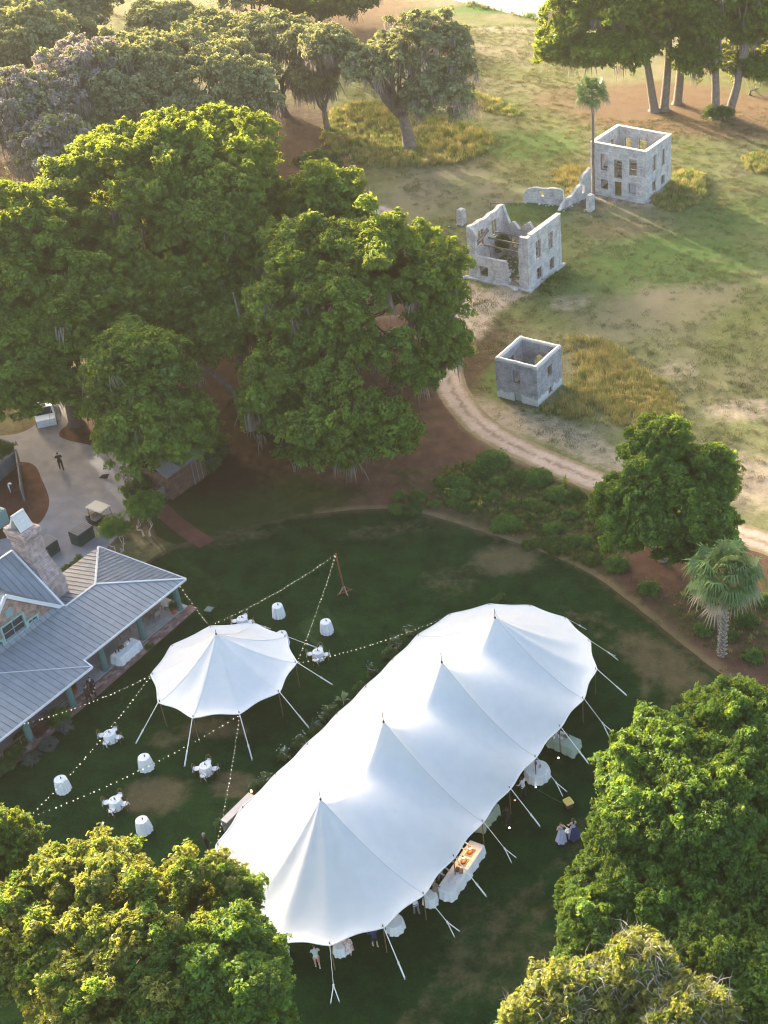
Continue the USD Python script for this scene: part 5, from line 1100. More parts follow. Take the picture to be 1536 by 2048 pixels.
# ------------------------------------------------------------------ tables and chairs on the lawn
m_bent = plain('bentwood', (.20, .12, .06), .5, .2, 6.0)
def cocktail(label, x, y, seed):
    b = G(x, y); t = thing('cocktail_table', label, 'cocktail table', (b[0], b[1], .02), seed * .7)
    obj('tablecloth', draped(0, 0, 1.07, seed, .10, 80, rnd=.38), m_linen, t, smooth=45)
    v = thing('bud_vase', 'dark vase on the ' + label.replace('white clothed ', ''), 'vase', (b[0] + .06, b[1] + .03, 1.092)); obj('vase', MB().lathe([(.03, 0), (.045, .06), (.03, .13), (.022, .15)], 10), m_bottle, v, smooth=40)
    g = np.random.default_rng(seed); obj('sprig', (lambda a: (a[0] * .10 + [0, 0, .2], a[1]))(twig_bundle(seed, 8, 1.0, .05)), m_leaf_shrub, v)
for k, (x, y, l) in enumerate(((558.5, 1233, 'white clothed cocktail table left of the wooden light post'), (654.5, 1265, 'white clothed cocktail table on open lawn below the wooden light post'), (567, 1289, 'white clothed cocktail table peeping over the far rim of the small tent'),
                               (294, 1537, 'white clothed cocktail table in the middle of the lawn below the small tent'), (128, 1581, 'white clothed cocktail table furthest left, beside the string lights'), (290, 1663, 'white clothed cocktail table just above the golden tree crown'),
                               (563, 1912, 'white clothed cocktail table at the near end of the long tent'))): cocktail(l, x, y, 3 + k)
def chair_proto(label, loc_, rz):
    t = thing('bentwood_chair', label, 'chair', loc_, rz, None)
    obj('seat_cushion', MB().lathe([(.0, .43), (.19, .43), (.215, .455), (.20, .49), (.001, .50)], 16), m_linen, t, smooth=50)
    obj('seat_ring', MB().lathe([(.205, .40), (.215, .40), (.215, .435), (.19, .435)], 16), m_bent, t)
    for sx in (-1, 1):
        for sy in (-1, 1): obj('leg', MB().tube([(sx * .19, sy * .19, 0), (sx * .15, sy * .15, .42)], .016, 6), m_bent, t)
    a = np.linspace(0, PI, 13); obj('back_hoop', MB().tube(np.stack([.20 * np.cos(a), -.17 - .10 * np.sin(a), .42 + .46 * np.sin(a) ** .7], 1), .016, 6), m_bent, t)
    obj('back_slat', MB().tube([(-.06, -.17, .44), (-.06, -.255, .84)], .011, 5).tube([(.06, -.17, .44), (.06, -.255, .84)], .011, 5), m_bent, t)
    tag(obj('tie_ribbon', MB().box((0, -.21, .50), (.22, .03, .12)).bar((.1, -.22, .5), (.16, -.25, .25), .05, .02), m_linen, t)); return t
first = None
for k, (x, y, nm, rz0) in enumerate(((638, 1318, 'bistro table at the small tent rim', .3), (223, 1482, 'bistro table nearest the porch bed', .2), (414, 1547, 'bistro table nearest the long tent', .35), (234, 1616, 'bistro table nearest the golden tree crown', .25), (487, 1252, 'bistro table behind the small tent', .3))):
    b = G(x, y); t = thing('bistro_table', 'low white clothed round ' + nm, 'table', (b[0], b[1], .02), rz0)
    obj('tablecloth', draped(0, 0, .75, 30 + k, .05, 80, rnd=.38), m_linen, t, smooth=45)
    v = thing('bud_vase', 'small dark vase on the ' + nm, 'vase', (b[0], b[1] + .04, .772)); obj('vase', MB().lathe([(.03, 0), (.045, .06), (.03, .14), (.022, .17)], 10), m_bottle, v, smooth=40); obj('sprig', (lambda a: (a[0] * .10 + [0, 0, .2], a[1]))(twig_bundle(k, 8, 1.0, .05)), m_leaf_shrub, v)
    for q in range(2):
        gl = thing('wine_glass', f'clear glass {("left", "right")[q]} of the vase on the ' + nm, 'glass', (b[0] + (.14 if q else -.16), b[1] - .08, .772)); obj('bowl', MB().lathe([(.03, 0), (.006, .01), (.006, .08), (.035, .12), (.03, .17)], 10), m_candle, gl, smooth=40)
    for q, side in enumerate(('tent', 'far', 'porch', 'near')):
        a = rz0 + q * PI / 2 - .35; r = .60; p = (b[0] + r * math.cos(a), b[1] + r * math.sin(a), .01); rz = a + PI / 2
        lab = f'bentwood chair on the {side} side of the {nm}'
        first = chair_proto(lab, p, rz) if first is None else copy_of(first, p, rz, lab) or first
        if k or q: first = stage.GetPrimAtPath('/World/bentwood_chair')

# ------------------------------------------------------------------ long tables at the tent edge
TA = math.radians(61.44)
def at_tent(x, y, z=0): return G(x, y, z)
b = G(1128, 1478, .75); t = thing('dessert_table', 'long sage green clothed table with jars and baskets sticking out of the tent', 'table', (b[0], b[1], .02), math.radians(-32))
obj('tablecloth', draped(2.0, 1.0, .75, 51), m_sage, t, smooth=45); m_wick = plain('wicker', (.22, .16, .11), .8, .3, 12.0)
place_setting(t, 5, [('jar', -.2, .3, m_plate), ('jar', -.45, .25, m_plate), ('jar', -.62, .0, m_plate), ('jar', -.35, -.05, m_plate), ('box', .0, .22, m_wick), ('box', -.7, .3, m_wick), ('plate', -.15, -.05), ('jar', -.8, -.2, m_plate), ('jar', -.6, -.3, m_plate), ('box', -.85, .1, m_wood_dark), ('bottle', .1, .35), ('bottle', .18, .3)])
b = G(1074, 1537, .75); t = thing('round_dining_table', 'big round white clothed table at the tent edge with a basket on it', 'table', (b[0] , b[1], .02)); obj('tablecloth', draped(0, 0, .75, 52, .10, 96, rnd=.78), m_linen, t, smooth=45); place_setting(t, 4, [('jar', -.1, .35, m_wick), ('glass', .15, .0), ('bottle', .2, .1), ('plate', -.3, -.2)])
c0, c1 = G(950, 1692, .75), G(893, 1776, .75); ctr = (c0 + c1) / 2; L = np.linalg.norm(c1 - c0); ra = math.atan2(*(c0 - c1)[1::-1])
t = thing('buffet_table', 'long white clothed buffet table with stacked plates and two glowing heat lamps', 'table', (ctr[0], ctr[1], .02), ra); obj('tablecloth', draped(L + .5, .95, .75, 53, .12, 140), m_linen, t, smooth=45)
place_setting(t, 6, [('plate', -1.35, .18), ('plate', -1.25, -.2), ('plate', -1.0, .2), ('plate', -.95, -.15), ('plate', -.7, .2), ('box', -.35, .05, m_wood_dark), ('box', -.35, -.22, m_wick)])
food = plain('carved_roast', (.30, .10, .04), .5, .3, 12.0)
m_lampglow = mat('heat_lamp_glow', {'e': ('emission', {'color': (1.0, .48, .10), 'strength': 16.0})}, [], 'e.emission'); m_steel = plain('brushed_steel', (.5, .48, .45), .3, .05, metallic=.8)
for k, x in enumerate((.35, 1.15)):
    w = ctr[:2] + np.array([math.cos(ra), math.sin(ra)]) * x
    h = thing('heat_lamp', ('heat lamp glowing over the roast in the middle of the buffet table', 'heat lamp glowing at the far end of the buffet table')[k], 'heat lamp', (*w, .77), ra)
    obj('board', MB().prism(sbox(-.28, -.2, .28, .2).buffer(.04), 0, .03), m_wood, h); obj('roast', MB().ball((0, 0, .1), .16, 2, (1.2, .9, .55)), food, h, smooth=True)
    obj('arm', MB().tube([(-.2, .26, .02), (-.2, .28, .5), (-.1, .15, .66), (0, .02, .62)], .015, 6), m_steel, h); obj('bulb', MB().ball((0, -.02, .47), .085, 2), m_lampglow, h, smooth=True); obj('shade', MB().lathe([(.10, .53), (.06, .58), (.015, .63)], 12, (0, 0, 0)), m_steel, h, smooth=50)
b = G(985, 1630, .75); t = thing('side_table', 'teal clothed table mostly under the tent with plates at its edge', 'table', (b[0] - .5, b[1] + .2, .02), TA); obj('tablecloth', draped(1.9, .8, .75, 54), m_sage, t, smooth=45); place_setting(t, 7, [('plate', -.6, -.2), ('plate', -.2, -.22), ('plate', .2, -.2), ('glass', .5, -.2)])
for k, (x, y, l) in enumerate(((789, 1842, 'round pale blue clothed table showing under the scalloped tent edge'), (860, 1790, 'small white clothed table beside the guest in the patterned dress'), (680, 1888, 'white clothed table glimpsed under the near end of the tent'))):
    b = G(x, y, .75); t = thing('dining_table', l, 'table', (b[0], b[1], .02)); obj('tablecloth', draped(0, 0, .75, 60 + k, .07, 80, rnd=(.5, .4, .4)[k]), m_linen, t, smooth=45)
# bar along the tent
a0, a1 = G(503, 1588, 1.05), G(447, 1643, 1.05); L = np.linalg.norm(a1 - a0); c = (a0 + a1) / 2; ra = math.atan2(*(a0 - a1)[1::-1]); m_whitewood = plain('whitewashed_wood', (.50, .48, .48), .7, .15, 5.0)
t = thing('bar_counter', 'long whitewashed bar counter standing beside the tent', 'bar', (c[0], c[1], 0), ra)
obj('top', MB().box((0, .0, 1.03), (L, .52, .05)), m_whitewood, t)
for k in range(9): obj('front_board', MB().box((-L / 2 + L / 9 * (k + .5), .2, .5), (L / 9 - .015, .03, 1.0)), m_whitewood, t)
obj('back_shelf', MB().box((0, -.75, .8), (L * .95, .4, .04)).box((0, -.95, .4), (L * .95, .03, .8)), m_wood_dark, t)
g = np.random.default_rng(4)
for k in range(16):
    x = -L / 2 + .3 + k * (L - .6) / 15; obj('bottle', MB().lathe([(.04, .82), (.04, 1.0), (.015, 1.06), (.015, 1.14)], 8, (x, -.75 + g.normal() * .08, 0)), (m_bottle, m_plate, m_candle)[k % 3], t, smooth=40)
b = G(503, 1584, 1.06); t = thing('glowing_lantern', 'small glowing lantern on the far end of the bar counter', 'lantern', tuple(b)); obj('body', MB().lathe([(.06, 0), (.06, .16), (.03, .2)], 10), mat('lantern_glow', {'e': ('emission', {'color': (1.0, .62, .4), 'strength': 1.2})}, [], 'e.emission'), t); obj('handle', MB().tube([(-.06, 0, .16), (0, 0, .28), (.06, 0, .16)], .008, 5), m_iron, t)
# crate and uplights
b = G(1137, 1612); t = thing('yellow_crate', 'yellow plastic crate on the lawn below the tent corner ropes', 'crate', (b[0], b[1], 0), .55); m_yel = plain('yellow_plastic', (.62, .50, .12), .45, .06)
obj('base', MB().box((0, 0, .2), (.42, .5, .4)), plain('brown_box', (.10, .045, .03), .8), t)
for k in range(5): obj('slat', MB().box((-.2 + .1 * k, 0, .42), (.075, .58, .04)), m_yel, t)
obj('rim', MB().box((0, .29, .43), (.5, .05, .07)).box((0, -.29, .43), (.5, .05, .07)).box((.25, 0, .429), (.05, .53, .07)).box((-.25, 0, .429), (.05, .53, .07)), m_yel, t)
t = thing('power_cable', 'thin cable running from a tent uplight to the yellow crate', 'cable', (*G2(1072, 1578), .02)); p = [G2(*q) - G2(1072, 1578) for q in ((1072, 1578), (1085, 1585), (1105, 1597), (1120, 1604), (1133, 1608))]; obj('cable', MB().tube([[*q, .0] for q in p], .012, 5), m_grey, t)
m_upw = mat('white_uplight', {'e': ('emission', {'color': (1, .95, .85), 'strength': 1.4})}, [], 'e.emission'); m_upr = mat('red_uplight', {'e': ('emission', {'color': (1, .12, .06), 'strength': 1.0})}, [], 'e.emission')
for x, y, m, l in ((1072, 1577, m_upw, 'white uplight at the pole by the big round table'), (1117, 1518, m_upw, 'white uplight at the pole by the sage green table'), (1030, 1603, m_upr, 'red uplight at the pole above the side table'), (1019, 1658, m_upw, 'small white light on the grass by the dark dressed guest')):
    b = G(x, y); t = thing('uplight', l, 'uplight', (b[0], b[1], 0)); obj('housing', MB().lathe([(.09, 0), (.09, .10), (.075, .12)], 12), m_black, t); obj('lens', MB().lathe([(.07, .122), (.05, .15), (.001, .155)], 12), m, t, smooth=True)

# ------------------------------------------------------------------ people
m_skin = [plain(f'skin_{k}', c, .6, .05) for k, c in (('fair', (.50, .33, .26)), ('tan', (.40, .25, .18)), ('deep', (.16, .09, .06)))]
m_hair = {k: plain(f'hair_{k}', c, .6, .2, 20.0) for k, c in dict(brown=(.06, .035, .02), dark=(.018, .014, .012), blond=(.30, .20, .10), grey=(.3, .29, .28)).items()}
m_eye = plain('eye', (.02, .015, .01), .3); m_lip = plain('lip', (.35, .12, .1), .5)
import manifold3d as m3
def sph(c, r, sc=(1, 1, 1)): return m3.Manifold.sphere(1.0, 14).scale([r * s for s in sc]).translate([float(x) for x in c])
def bone(a, ra, b, rb): return m3.Manifold.batch_hull([sph(a, ra), sph(b, rb)])
def union(ms): return m3.Manifold.batch_boolean(ms, m3.OpType.Add)
def smoothed(M, L=.04, it=6):
    mm = M.refine_to_length(L).to_mesh(); t = trimesh.Trimesh(mm.vert_properties[:, :3], mm.tri_verts, process=True); trimesh.smoothing.filter_taubin(t, iterations=it); return t
def hand(w, d, side, s=1.0, curl=.5):
    """palm, four unequal bent fingers and a thumb off the side of the palm"""
    d = np.array(d, float); d /= np.linalg.norm(d); sd = np.array(side, float); sd -= d * (sd @ d); sd /= np.linalg.norm(sd); n = np.cross(d, sd)
    w = np.array(w, float); ms = [m3.Manifold.batch_hull([sph(w, .022 * s), sph(w + d * .085 * s + sd * .03 * s, .015 * s), sph(w + d * .085 * s - sd * .03 * s, .015 * s)])]
    for k, (o, L) in enumerate(((-.032, .058), (-.011, .072), (.011, .078), (.032, .068))):
        a = w + d * .085 * s + sd * o * s; b_ = a + (d * math.cos(curl * .6) + n * math.sin(curl * .6)) * L * .55 * s; c_ = b_ + (d * math.cos(curl * 1.5) + n * math.sin(curl * 1.5)) * L * .5 * s
        ms += [bone(a, .010 * s, b_, .0095 * s), bone(b_, .0095 * s, c_, .008 * s)]
    a = w + d * .03 * s + sd * .028 * s; b_ = a + (d * .6 + sd * .8) * .035 * s; c_ = b_ + (d * .95 + n * .3) * .03 * s
    return ms + [bone(a, .013 * s, b_, .011 * s), bone(b_, .011 * s, c_, .009 * s)]
def person(label, x, y, face, H=1.72, top=None, legs=None, dress=None, skin=0, hair='dark', longhair=False, arms=((-.2, -.1, 0), (.2, -.1, 0)), stride=.1, lean=0.0, shoes=None, bare_arms=False, short=False, z=0.0, jacket=False, hat=None, head_tilt=0.0):
    """standing figure, feet at the photographed spot, looking along `face` (world angle). arms: elbow bend and raise per side"""
    b = G(x, y); t = thing('person', label, 'person', (b[0], b[1], z), face - PI / 2); k = H / 1.72
    S = lambda p: np.array(p, float) * k
    lx = lambda p: np.array([p[0], p[1] + lean * max(0, p[2] - .93 * k), p[2] - lean * lean * .25 * max(0, p[2] - .93 * k)])
    hipL, hipR = S((-.09, 0, .92)), S((.09, 0, .92)); kL, kR = S((-.10, stride * .6 + .02, .50)), S((.10, -stride * .5 + .03, .50)); aL, aR = S((-.11, stride * 1.0, .08)), S((.11, -stride * 1.1, .08))
    pel, wst, chs, nck = S((0, 0, .95)), lx(S((0, .0, 1.10))), lx(S((0, -.01, 1.32))), lx(S((0, .0, 1.46))); hd = lx(S((0, .03, 1.60))) + [0, head_tilt * .08, -abs(head_tilt) * .04]
    shL, shR = lx(S((-.17, -.01, 1.40))), lx(S((.17, -.01, 1.40))); A = []
    for sh, sg, (ea, fw, upb) in ((shL, -1, arms[0]), (shR, 1, arms[1])):
        el = sh + S((sg * (.05 + abs(ea) * .15), fw * .25, -.27 + upb * .12)); wr = el + S((-sg * ea * .1, .05 + fw * .22 + max(upb, 0) * .14, -.23 + max(fw, 0) * .24 + max(upb, 0) * .36)); A.append((sh, el, wr, sg))
    skinM = [sph(hd, .098 * k, (.80, .95, 1.15)), sph(hd + S((0, .05, -.055)), .060 * k, (.85, .8, .9)), bone(nck - S((0, 0, .02)), .055 * k, hd - S((0, 0, .06)), .05 * k), sph(hd + S((0, .098, -.01)), .017 * k, (.7, 1, 1.2))]
    for sg in (-1, 1): skinM.append(sph(hd + S((sg * .08, -.005, -.005)), .022 * k, (.4, .8, 1.2)))
    skinM += [m3.Manifold.batch_hull([sph(shL, .05 * k), sph(shR, .05 * k), sph(chs, .10 * k, (1.2, .85, 1)), sph(wst, .10 * k, (1.05, .8, 1))]), m3.Manifold.batch_hull([sph(wst, .10 * k, (1.05, .8, 1)), sph(hipL, .085 * k), sph(hipR, .085 * k)])]
    for sh, el, wr, sg in A:
        skinM += [bone(sh, .050 * k, el, .036 * k), bone(el, .036 * k, wr, .026 * k)] + hand(wr, wr - el, np.array([-sg, .3, 0.01]), k * 1.05)
    for hp, kn, an in ((hipL, kL, aL), (hipR, kR, aR)): skinM += [bone(hp, .085 * k, kn, .055 * k), bone(kn, .055 * k, an, .036 * k), m3.Manifold.batch_hull([sph(an - S((0, .02, .03)), .035 * k), sph(an + S((0, .12, -.055)), .025 * k)])]
    obj('body', smoothed(union(skinM), .035 * k, 4), m_skin[skin], t, smooth=True)
    hs = [sph(hd + S((0, -.022, .028)), .104 * k, (.84, .92, 1.05))] + ([bone(hd + S((0, -.06, 0)), .08 * k, nck + S((0, -.07, -.12)), .055 * k)] if longhair else [])
    hh = union(hs) - m3.Manifold.cube([1, .3, .3], True).translate([float(q) for q in hd + S((0, .20, -.07))]); obj('hair', smoothed(hh, .03 * k, 3), m_hair[hair], t, smooth=True)
    for sg in (-1, 1): obj('eye', MB().ball(hd + S((sg * .034, .085, .012)), .011 * k, 1), m_eye, t)
    obj('mouth', MB().box(hd + S((0, .092, -.055)), S((.045, .012, .012))), m_lip, t)
    if hat is not None: obj('hat', MB().lathe([(.19, .05), (.185, .065), (.10, .07), (.095, .15), (.03, .17)], 18, hd + S((0, 0, .02))), hat, t, smooth=40)
    if top is not None:
        tm = [m3.Manifold.batch_hull([sph(shL, .062 * k), sph(shR, .062 * k), sph(chs, .115 * k, (1.2, .88, 1)), sph(wst, .115 * k, (1.08, .85, 1))]), m3.Manifold.batch_hull([sph(wst, .115 * k, (1.08, .85, 1)), sph(hipL + S((0, 0, -.02 if not jacket else -.10)), .10 * k), sph(hipR + S((0, 0, -.02 if not jacket else -.10)), .10 * k)])]
        if not bare_arms:
            for sh, el, wr, sg in A: tm += [bone(sh, .064 * k, el, .050 * k)] + ([] if short else [bone(el, .050 * k, el + (wr - el) * .93, .038 * k)])
        obj('jacket' if jacket else 'top', smoothed(union(tm), .035 * k, 4), top, t, smooth=True)
        if jacket: obj('shirt_collar', MB().ball(nck + S((0, .05, -.03)), .055 * k, 1, (1, .7, .8)), m_linen, t)
    if legs is not None:
        lm = []
        for hp, kn, an in ((hipL, kL, aL), (hipR, kR, aR)): lm += [bone(hp, .100 * k, kn, .072 * k)] + ([] if short else [bone(kn, .072 * k, an + S((0, 0, .0)), .058 * k)])
        lm.append(m3.Manifold.batch_hull([sph(hipL, .098 * k), sph(hipR, .098 * k), sph(wst - S((0, 0, .06)), .10 * k)])); obj('trousers', smoothed(union(lm), .04 * k, 3), legs, t, smooth=True)
    if dress is not None:
        m, ln, fl = dress; zb = ln * k; g = np.random.default_rng(int(x)); ph = g.uniform(0, 6)
        wob = lambda an, f: 1 + (1 - f) * .13 * (np.sin(7 * an + ph) + .5 * np.sin(12 * an + 2 * ph))
        sk = MB().lathe([(fl * k, zb), (fl * .86 * k, zb + (1.0 * k - zb) * .35), (.19 * k, .90 * k), (.125 * k, 1.08 * k)], 28, (0, 0, 0), wob); bd = m3.Manifold.batch_hull([sph(wst, .118 * k, (1.05, .82, 1)), sph(chs, .118 * k, (1.15, .85, .8)), sph(chs + S((0, .05, .0)), .09 * k)])
        obj('dress', MB().add(*arrays(smoothed(bd, .04, 3))).add(*sk.arrays()), m, t, smooth=50)
    for an in (aL, aR):
        v, f = arrays(smoothed(m3.Manifold.batch_hull([sph(an - S((0, .03, .045)), .042 * k), sph(an + S((0, .14, -.055)), .032 * k)]), .04, 1)); v[:, 2] = np.maximum(v[:, 2], .0); obj('shoe', (v, f), shoes or m_black, t, smooth=True)
    return t
m_suit = plain('black_suit', (.012, .012, .013), .8, .1); m_wine = plain('dark_maroon_cloth', (.03, .014, .015), .8, .15); m_lav = plain('lavender_satin', (.42, .42, .58), .55, .08); m_navy = plain('navy_cloth', (.02, .03, .11), .7, .1)
m_white = plain('white_cotton', (.62, .62, .68), .8, .06); m_greyc = plain('grey_cloth', (.14, .14, .15), .8, .1); m_mint = plain('pale_mint_shirt', (.42, .48, .44), .8, .25, 25.0); m_coral = plain('coral_shorts', (.45, .19, .14), .8, .1)
m_floral = mat('floral_cloth', {'g': ('geometry', {}), 'v': ('voronoi_texture', {'scale': 16.0}), 'r': ('rgb_ramp', {'ramp': [(0, (.50, .05, .06)), (.35, (.45, .12, .12)), (.45, (.65, .6, .58)), (1, (.68, .62, .6))]}), 'p': ('principled_bsdf', {'roughness': .8})}, [('g.position', 'v.vector'), ('v.distance', 'r.fac'), ('r.color', 'p.base_color')], 'p.BSDF')
m_taupe = plain('mottled_taupe_cloth', (.19, .16, .125), .8, .5, 14.0); m_blue = plain('pale_blue_cotton', (.30, .40, .52), .8, .08); m_brownc = plain('brown_cloth', (.12, .075, .06), .8, .15)
D = lambda dx, dy: math.atan2(dy, dx)
person('person in a black suit walking across the pale gravel', 124, 939, D(-.5, .85), 1.80, top=m_suit, legs=m_suit, jacket=True, stride=.17, arms=((.2, .9, 0), (.1, .5, 0)), skin=1, head_tilt=.4)
person('person in black standing at the back of the pair on the brick patio', 189, 1392, D(.3, -.95), 1.80, top=m_wine, legs=m_suit, jacket=True, arms=((.1, .3, 0), (.3, -.2, 0)), skin=0)
person('person in dark maroon at the front of the pair on the brick patio', 180, 1406, D(.9, -.2), 1.70, top=m_wine, legs=m_wine, arms=((.2, .7, 0), (.2, .8, 0)), skin=1, hair='dark')
person('person in dark clothes on the lawn by the near left corner of the long tent', 416, 1704, D(.6, .7), 1.75, top=m_suit, legs=m_suit, skin=1, hair='grey', arms=((.3, .2, 0), (.3, .2, 0)))
person('woman in a long lavender dress lifting both hands to her hair', 1123, 1682, D(.3, -.9), 1.68, dress=(m_lav, .06, .36), skin=0, hair='brown', bare_arms=True, arms=((.6, .6, 1.5), (.6, .6, 1.5)), shoes=m_plate)
w2 = person('woman in a lavender dress with a navy wrap beside the right hand tree', 1147, 1674, D(-.5, .85), 1.68, dress=(m_lav, .06, .36), skin=0, hair='brown', longhair=True, bare_arms=True, arms=((.3, .5, 0), (.2, .3, 0)), shoes=m_plate)
obj('navy_wrap', MB().lathe([(.40, .12), (.34, .45), (.25, .78), (.17, 1.0)], 24, (.03, -.03, 0), lambda an, f: np.where((an > 3.2) & (an < 5.9), 1.06, .3) * (1 + .06 * np.sin(9 * an))), m_navy, w2, smooth=50)
cp = copy_of(stage.GetPrimAtPath('/World/bentwood_chair'), (*G2(1136, 1672), 0), .4, 'bentwood chair with white cushion standing between the two women')
person('person in a white shirt and dark trousers beside the big round table', 1047, 1592, D(-.8, .5), 1.76, top=m_white, legs=m_suit, skin=1, arms=((.2, .5, 0), (.2, .5, 0)))
person('dark dressed guest in the shadow outside the side table', 1017, 1652, D(-.9, .4), 1.72, top=m_suit, legs=m_suit, skin=2, arms=((.2, .6, 0), (.2, .6, 0)))
person('person in mint shirt and coral shorts bending at the near tent end', 636, 1934, D(-.3, .9), 1.70, top=m_mint, legs=m_coral, short=True, skin=0, hair='brown', lean=.38, arms=((.1, .5, 0), (.1, .4, 0)), shoes=m_plate)
person('guest in a red and white flowered dress under the near tent edge', 700, 1908, D(.1, .95), 1.64, dress=(m_floral, .45, .28), top=m_floral, short=True, skin=0, hair='blond', longhair=True)
person('guest in dark clothes with a pale straw hat under the near tent edge', 751, 1892, D(-.5, .85), 1.66, top=m_navy, legs=m_suit, short=True, skin=0, hat=m_plate, arms=((.5, .8, 0), (.2, .3, 0)), shoes=m_plate)
person('guest in a white shirt and grey trousers leaning in under the tent edge', 834, 1828, D(-.6, .75), 1.72, top=m_white, legs=m_greyc, lean=.35, skin=1, arms=((.1, .8, 0), (.1, .8, 0)))
person('guest in a mottled taupe dress at the near end of the buffet table', 872, 1796, D(.35, .9), 1.66, dress=(m_taupe, .12, .27), top=m_taupe, skin=0, hair='blond', longhair=True, arms=((.1, .3, 0), (.1, .3, 0)))
def beside(xl, dist): p = ctr[:2] + np.array([math.cos(TA), math.sin(TA)]) * xl + np.array([-math.sin(TA), math.cos(TA)]) * dist; q = px(np.array([*p, 0.0])); return q[0], q[1]
person('guest in a pale blue shirt behind the stacked plates of the buffet table', *beside(-1.0, .85), TA - PI / 2, 1.72, top=m_blue, legs=m_greyc, skin=0, hair='dark', arms=((.1, .8, 0), (.1, .7, 0)))
person('guest in brown behind the roasts of the buffet table', *beside(.1, .9), TA - PI / 2, 1.70, top=m_brownc, legs=m_suit, skin=1, hair='dark', arms=((.1, .8, 0), (.1, .7, 0)))
person('server in a white shirt and hat behind the far heat lamp', *beside(1.2, .85), TA - PI / 2, 1.74, top=m_white, legs=m_suit, skin=1, hat=m_white, arms=((.1, .9, 0), (.1, .9, 0)))

# ------------------------------------------------------------------ light posts and strings of lights
m_bulb = mat('festoon_bulb', {'e': ('emission', {'color': (1.0, .92, .66), 'strength': .5})}, [], 'e.emission')
m_rust = plain('reddish_post', (.17, .065, .03), .7, .2, 5.0)
def light_post(label, x, y, h, tilt):
    b = G(x, y); t = thing('light_post', label, 'post', (b[0], b[1], 0)); obj('post', MB().tube([(0, 0, 0), (tilt[0], tilt[1], h)], [.075, .06], 8), m_rust, t)
    for k in range(4): a = k * PI / 2 + .6; obj('brace', MB().bar((math.cos(a) * .5, math.sin(a) * .5, .05), (0, 0, .62), .07, .06), m_wood if k in (2, 3) else m_rust, t)
    for k in range(4): a = k * PI / 2 + .6; obj('foot', MB().bar((0, 0, .05 + .005 * (k % 2)), (math.cos(a) * .62, math.sin(a) * .62, .05 + .005 * (k % 2)), .09, .07), m_rust, t)
    return np.array([b[0] + tilt[0], b[1] + tilt[1], h])
T1 = light_post('reddish timber light post with splayed feet on the open lawn', 690, 1185, 3.75, (-.28, .1)); T2 = light_post('reddish timber light post standing behind the bottom left tree crown', 82, 1700, 3.0, (-.05, 0))
def near(P, x, y): P = np.array(P); return P[np.argmin(np.linalg.norm(px(P) - [x, y], axis=1))]
EV = lambda x, y, z: G(x, y, z)
def lights(label, a, b, sag, n, seed):
    t = thing('string_lights', label, 'string lights', tuple((a + b) / 2)); m = (a + b) / 2; f = np.linspace(0, 1, 26)[:, None]; p = a + (b - a) * f - m; p[:, 2] -= 4 * sag * (f * (1 - f))[:, 0]
    obj('wire', MB().tube(p, .008, 4), m_black, t); g = np.random.default_rng(seed); mb = MB()
    for u_ in (np.arange(n) + .5) / n:
        u_ += g.normal() * .12 / n; q = a + (b - a) * u_ - m; q[2] -= 4 * sag * u_ * (1 - u_) + .10
        mb.ball(q + g.normal(size=3) * .015, .032 * g.uniform(.7, 1.15), 1, (1, 1, 1.2))
    tag(obj('bulbs', mb, m_bulb, t), kind='stuff')
sp_r, sp_b, sp_l, sp_f = near(SMALLP, 592, 1323), near(SMALLP, 418, 1252), near(SMALLP, 303, 1350), near(SMALLP, 479, 1428)
lights('string of lights from the lawn post to the back of the small tent', T1, sp_b + [.2, .3, .05], .35, 33, 1)
lights('string of lights from the lawn post down to the right rim of the small tent', T1, sp_r, .25, 31, 2)
lights('string of lights between the small tent and the far left rim of the long tent', sp_r, near(BIGP, 896, 1223), .45, 36, 3)
lights('string of lights from the porch corner to the back of the small tent', H2W(.4, .1, 2.55), sp_b, .15, 14, 4)
lights('string of lights from the small tent to the porch eave above the flower bed', sp_l, H2W(-16.2, -1.2, 2.45), .35, 30, 5)
lights('string of lights from the left rim of the small tent to the lower left post', sp_l, T2, .4, 38, 6)
lights('string of lights from the front of the small tent to the lower left post', sp_f, T2, .55, 40, 7)
lights('string of lights between the small tent front and long tent corner', sp_f, near(BIGP, 437, 1695), .3, 32, 8)

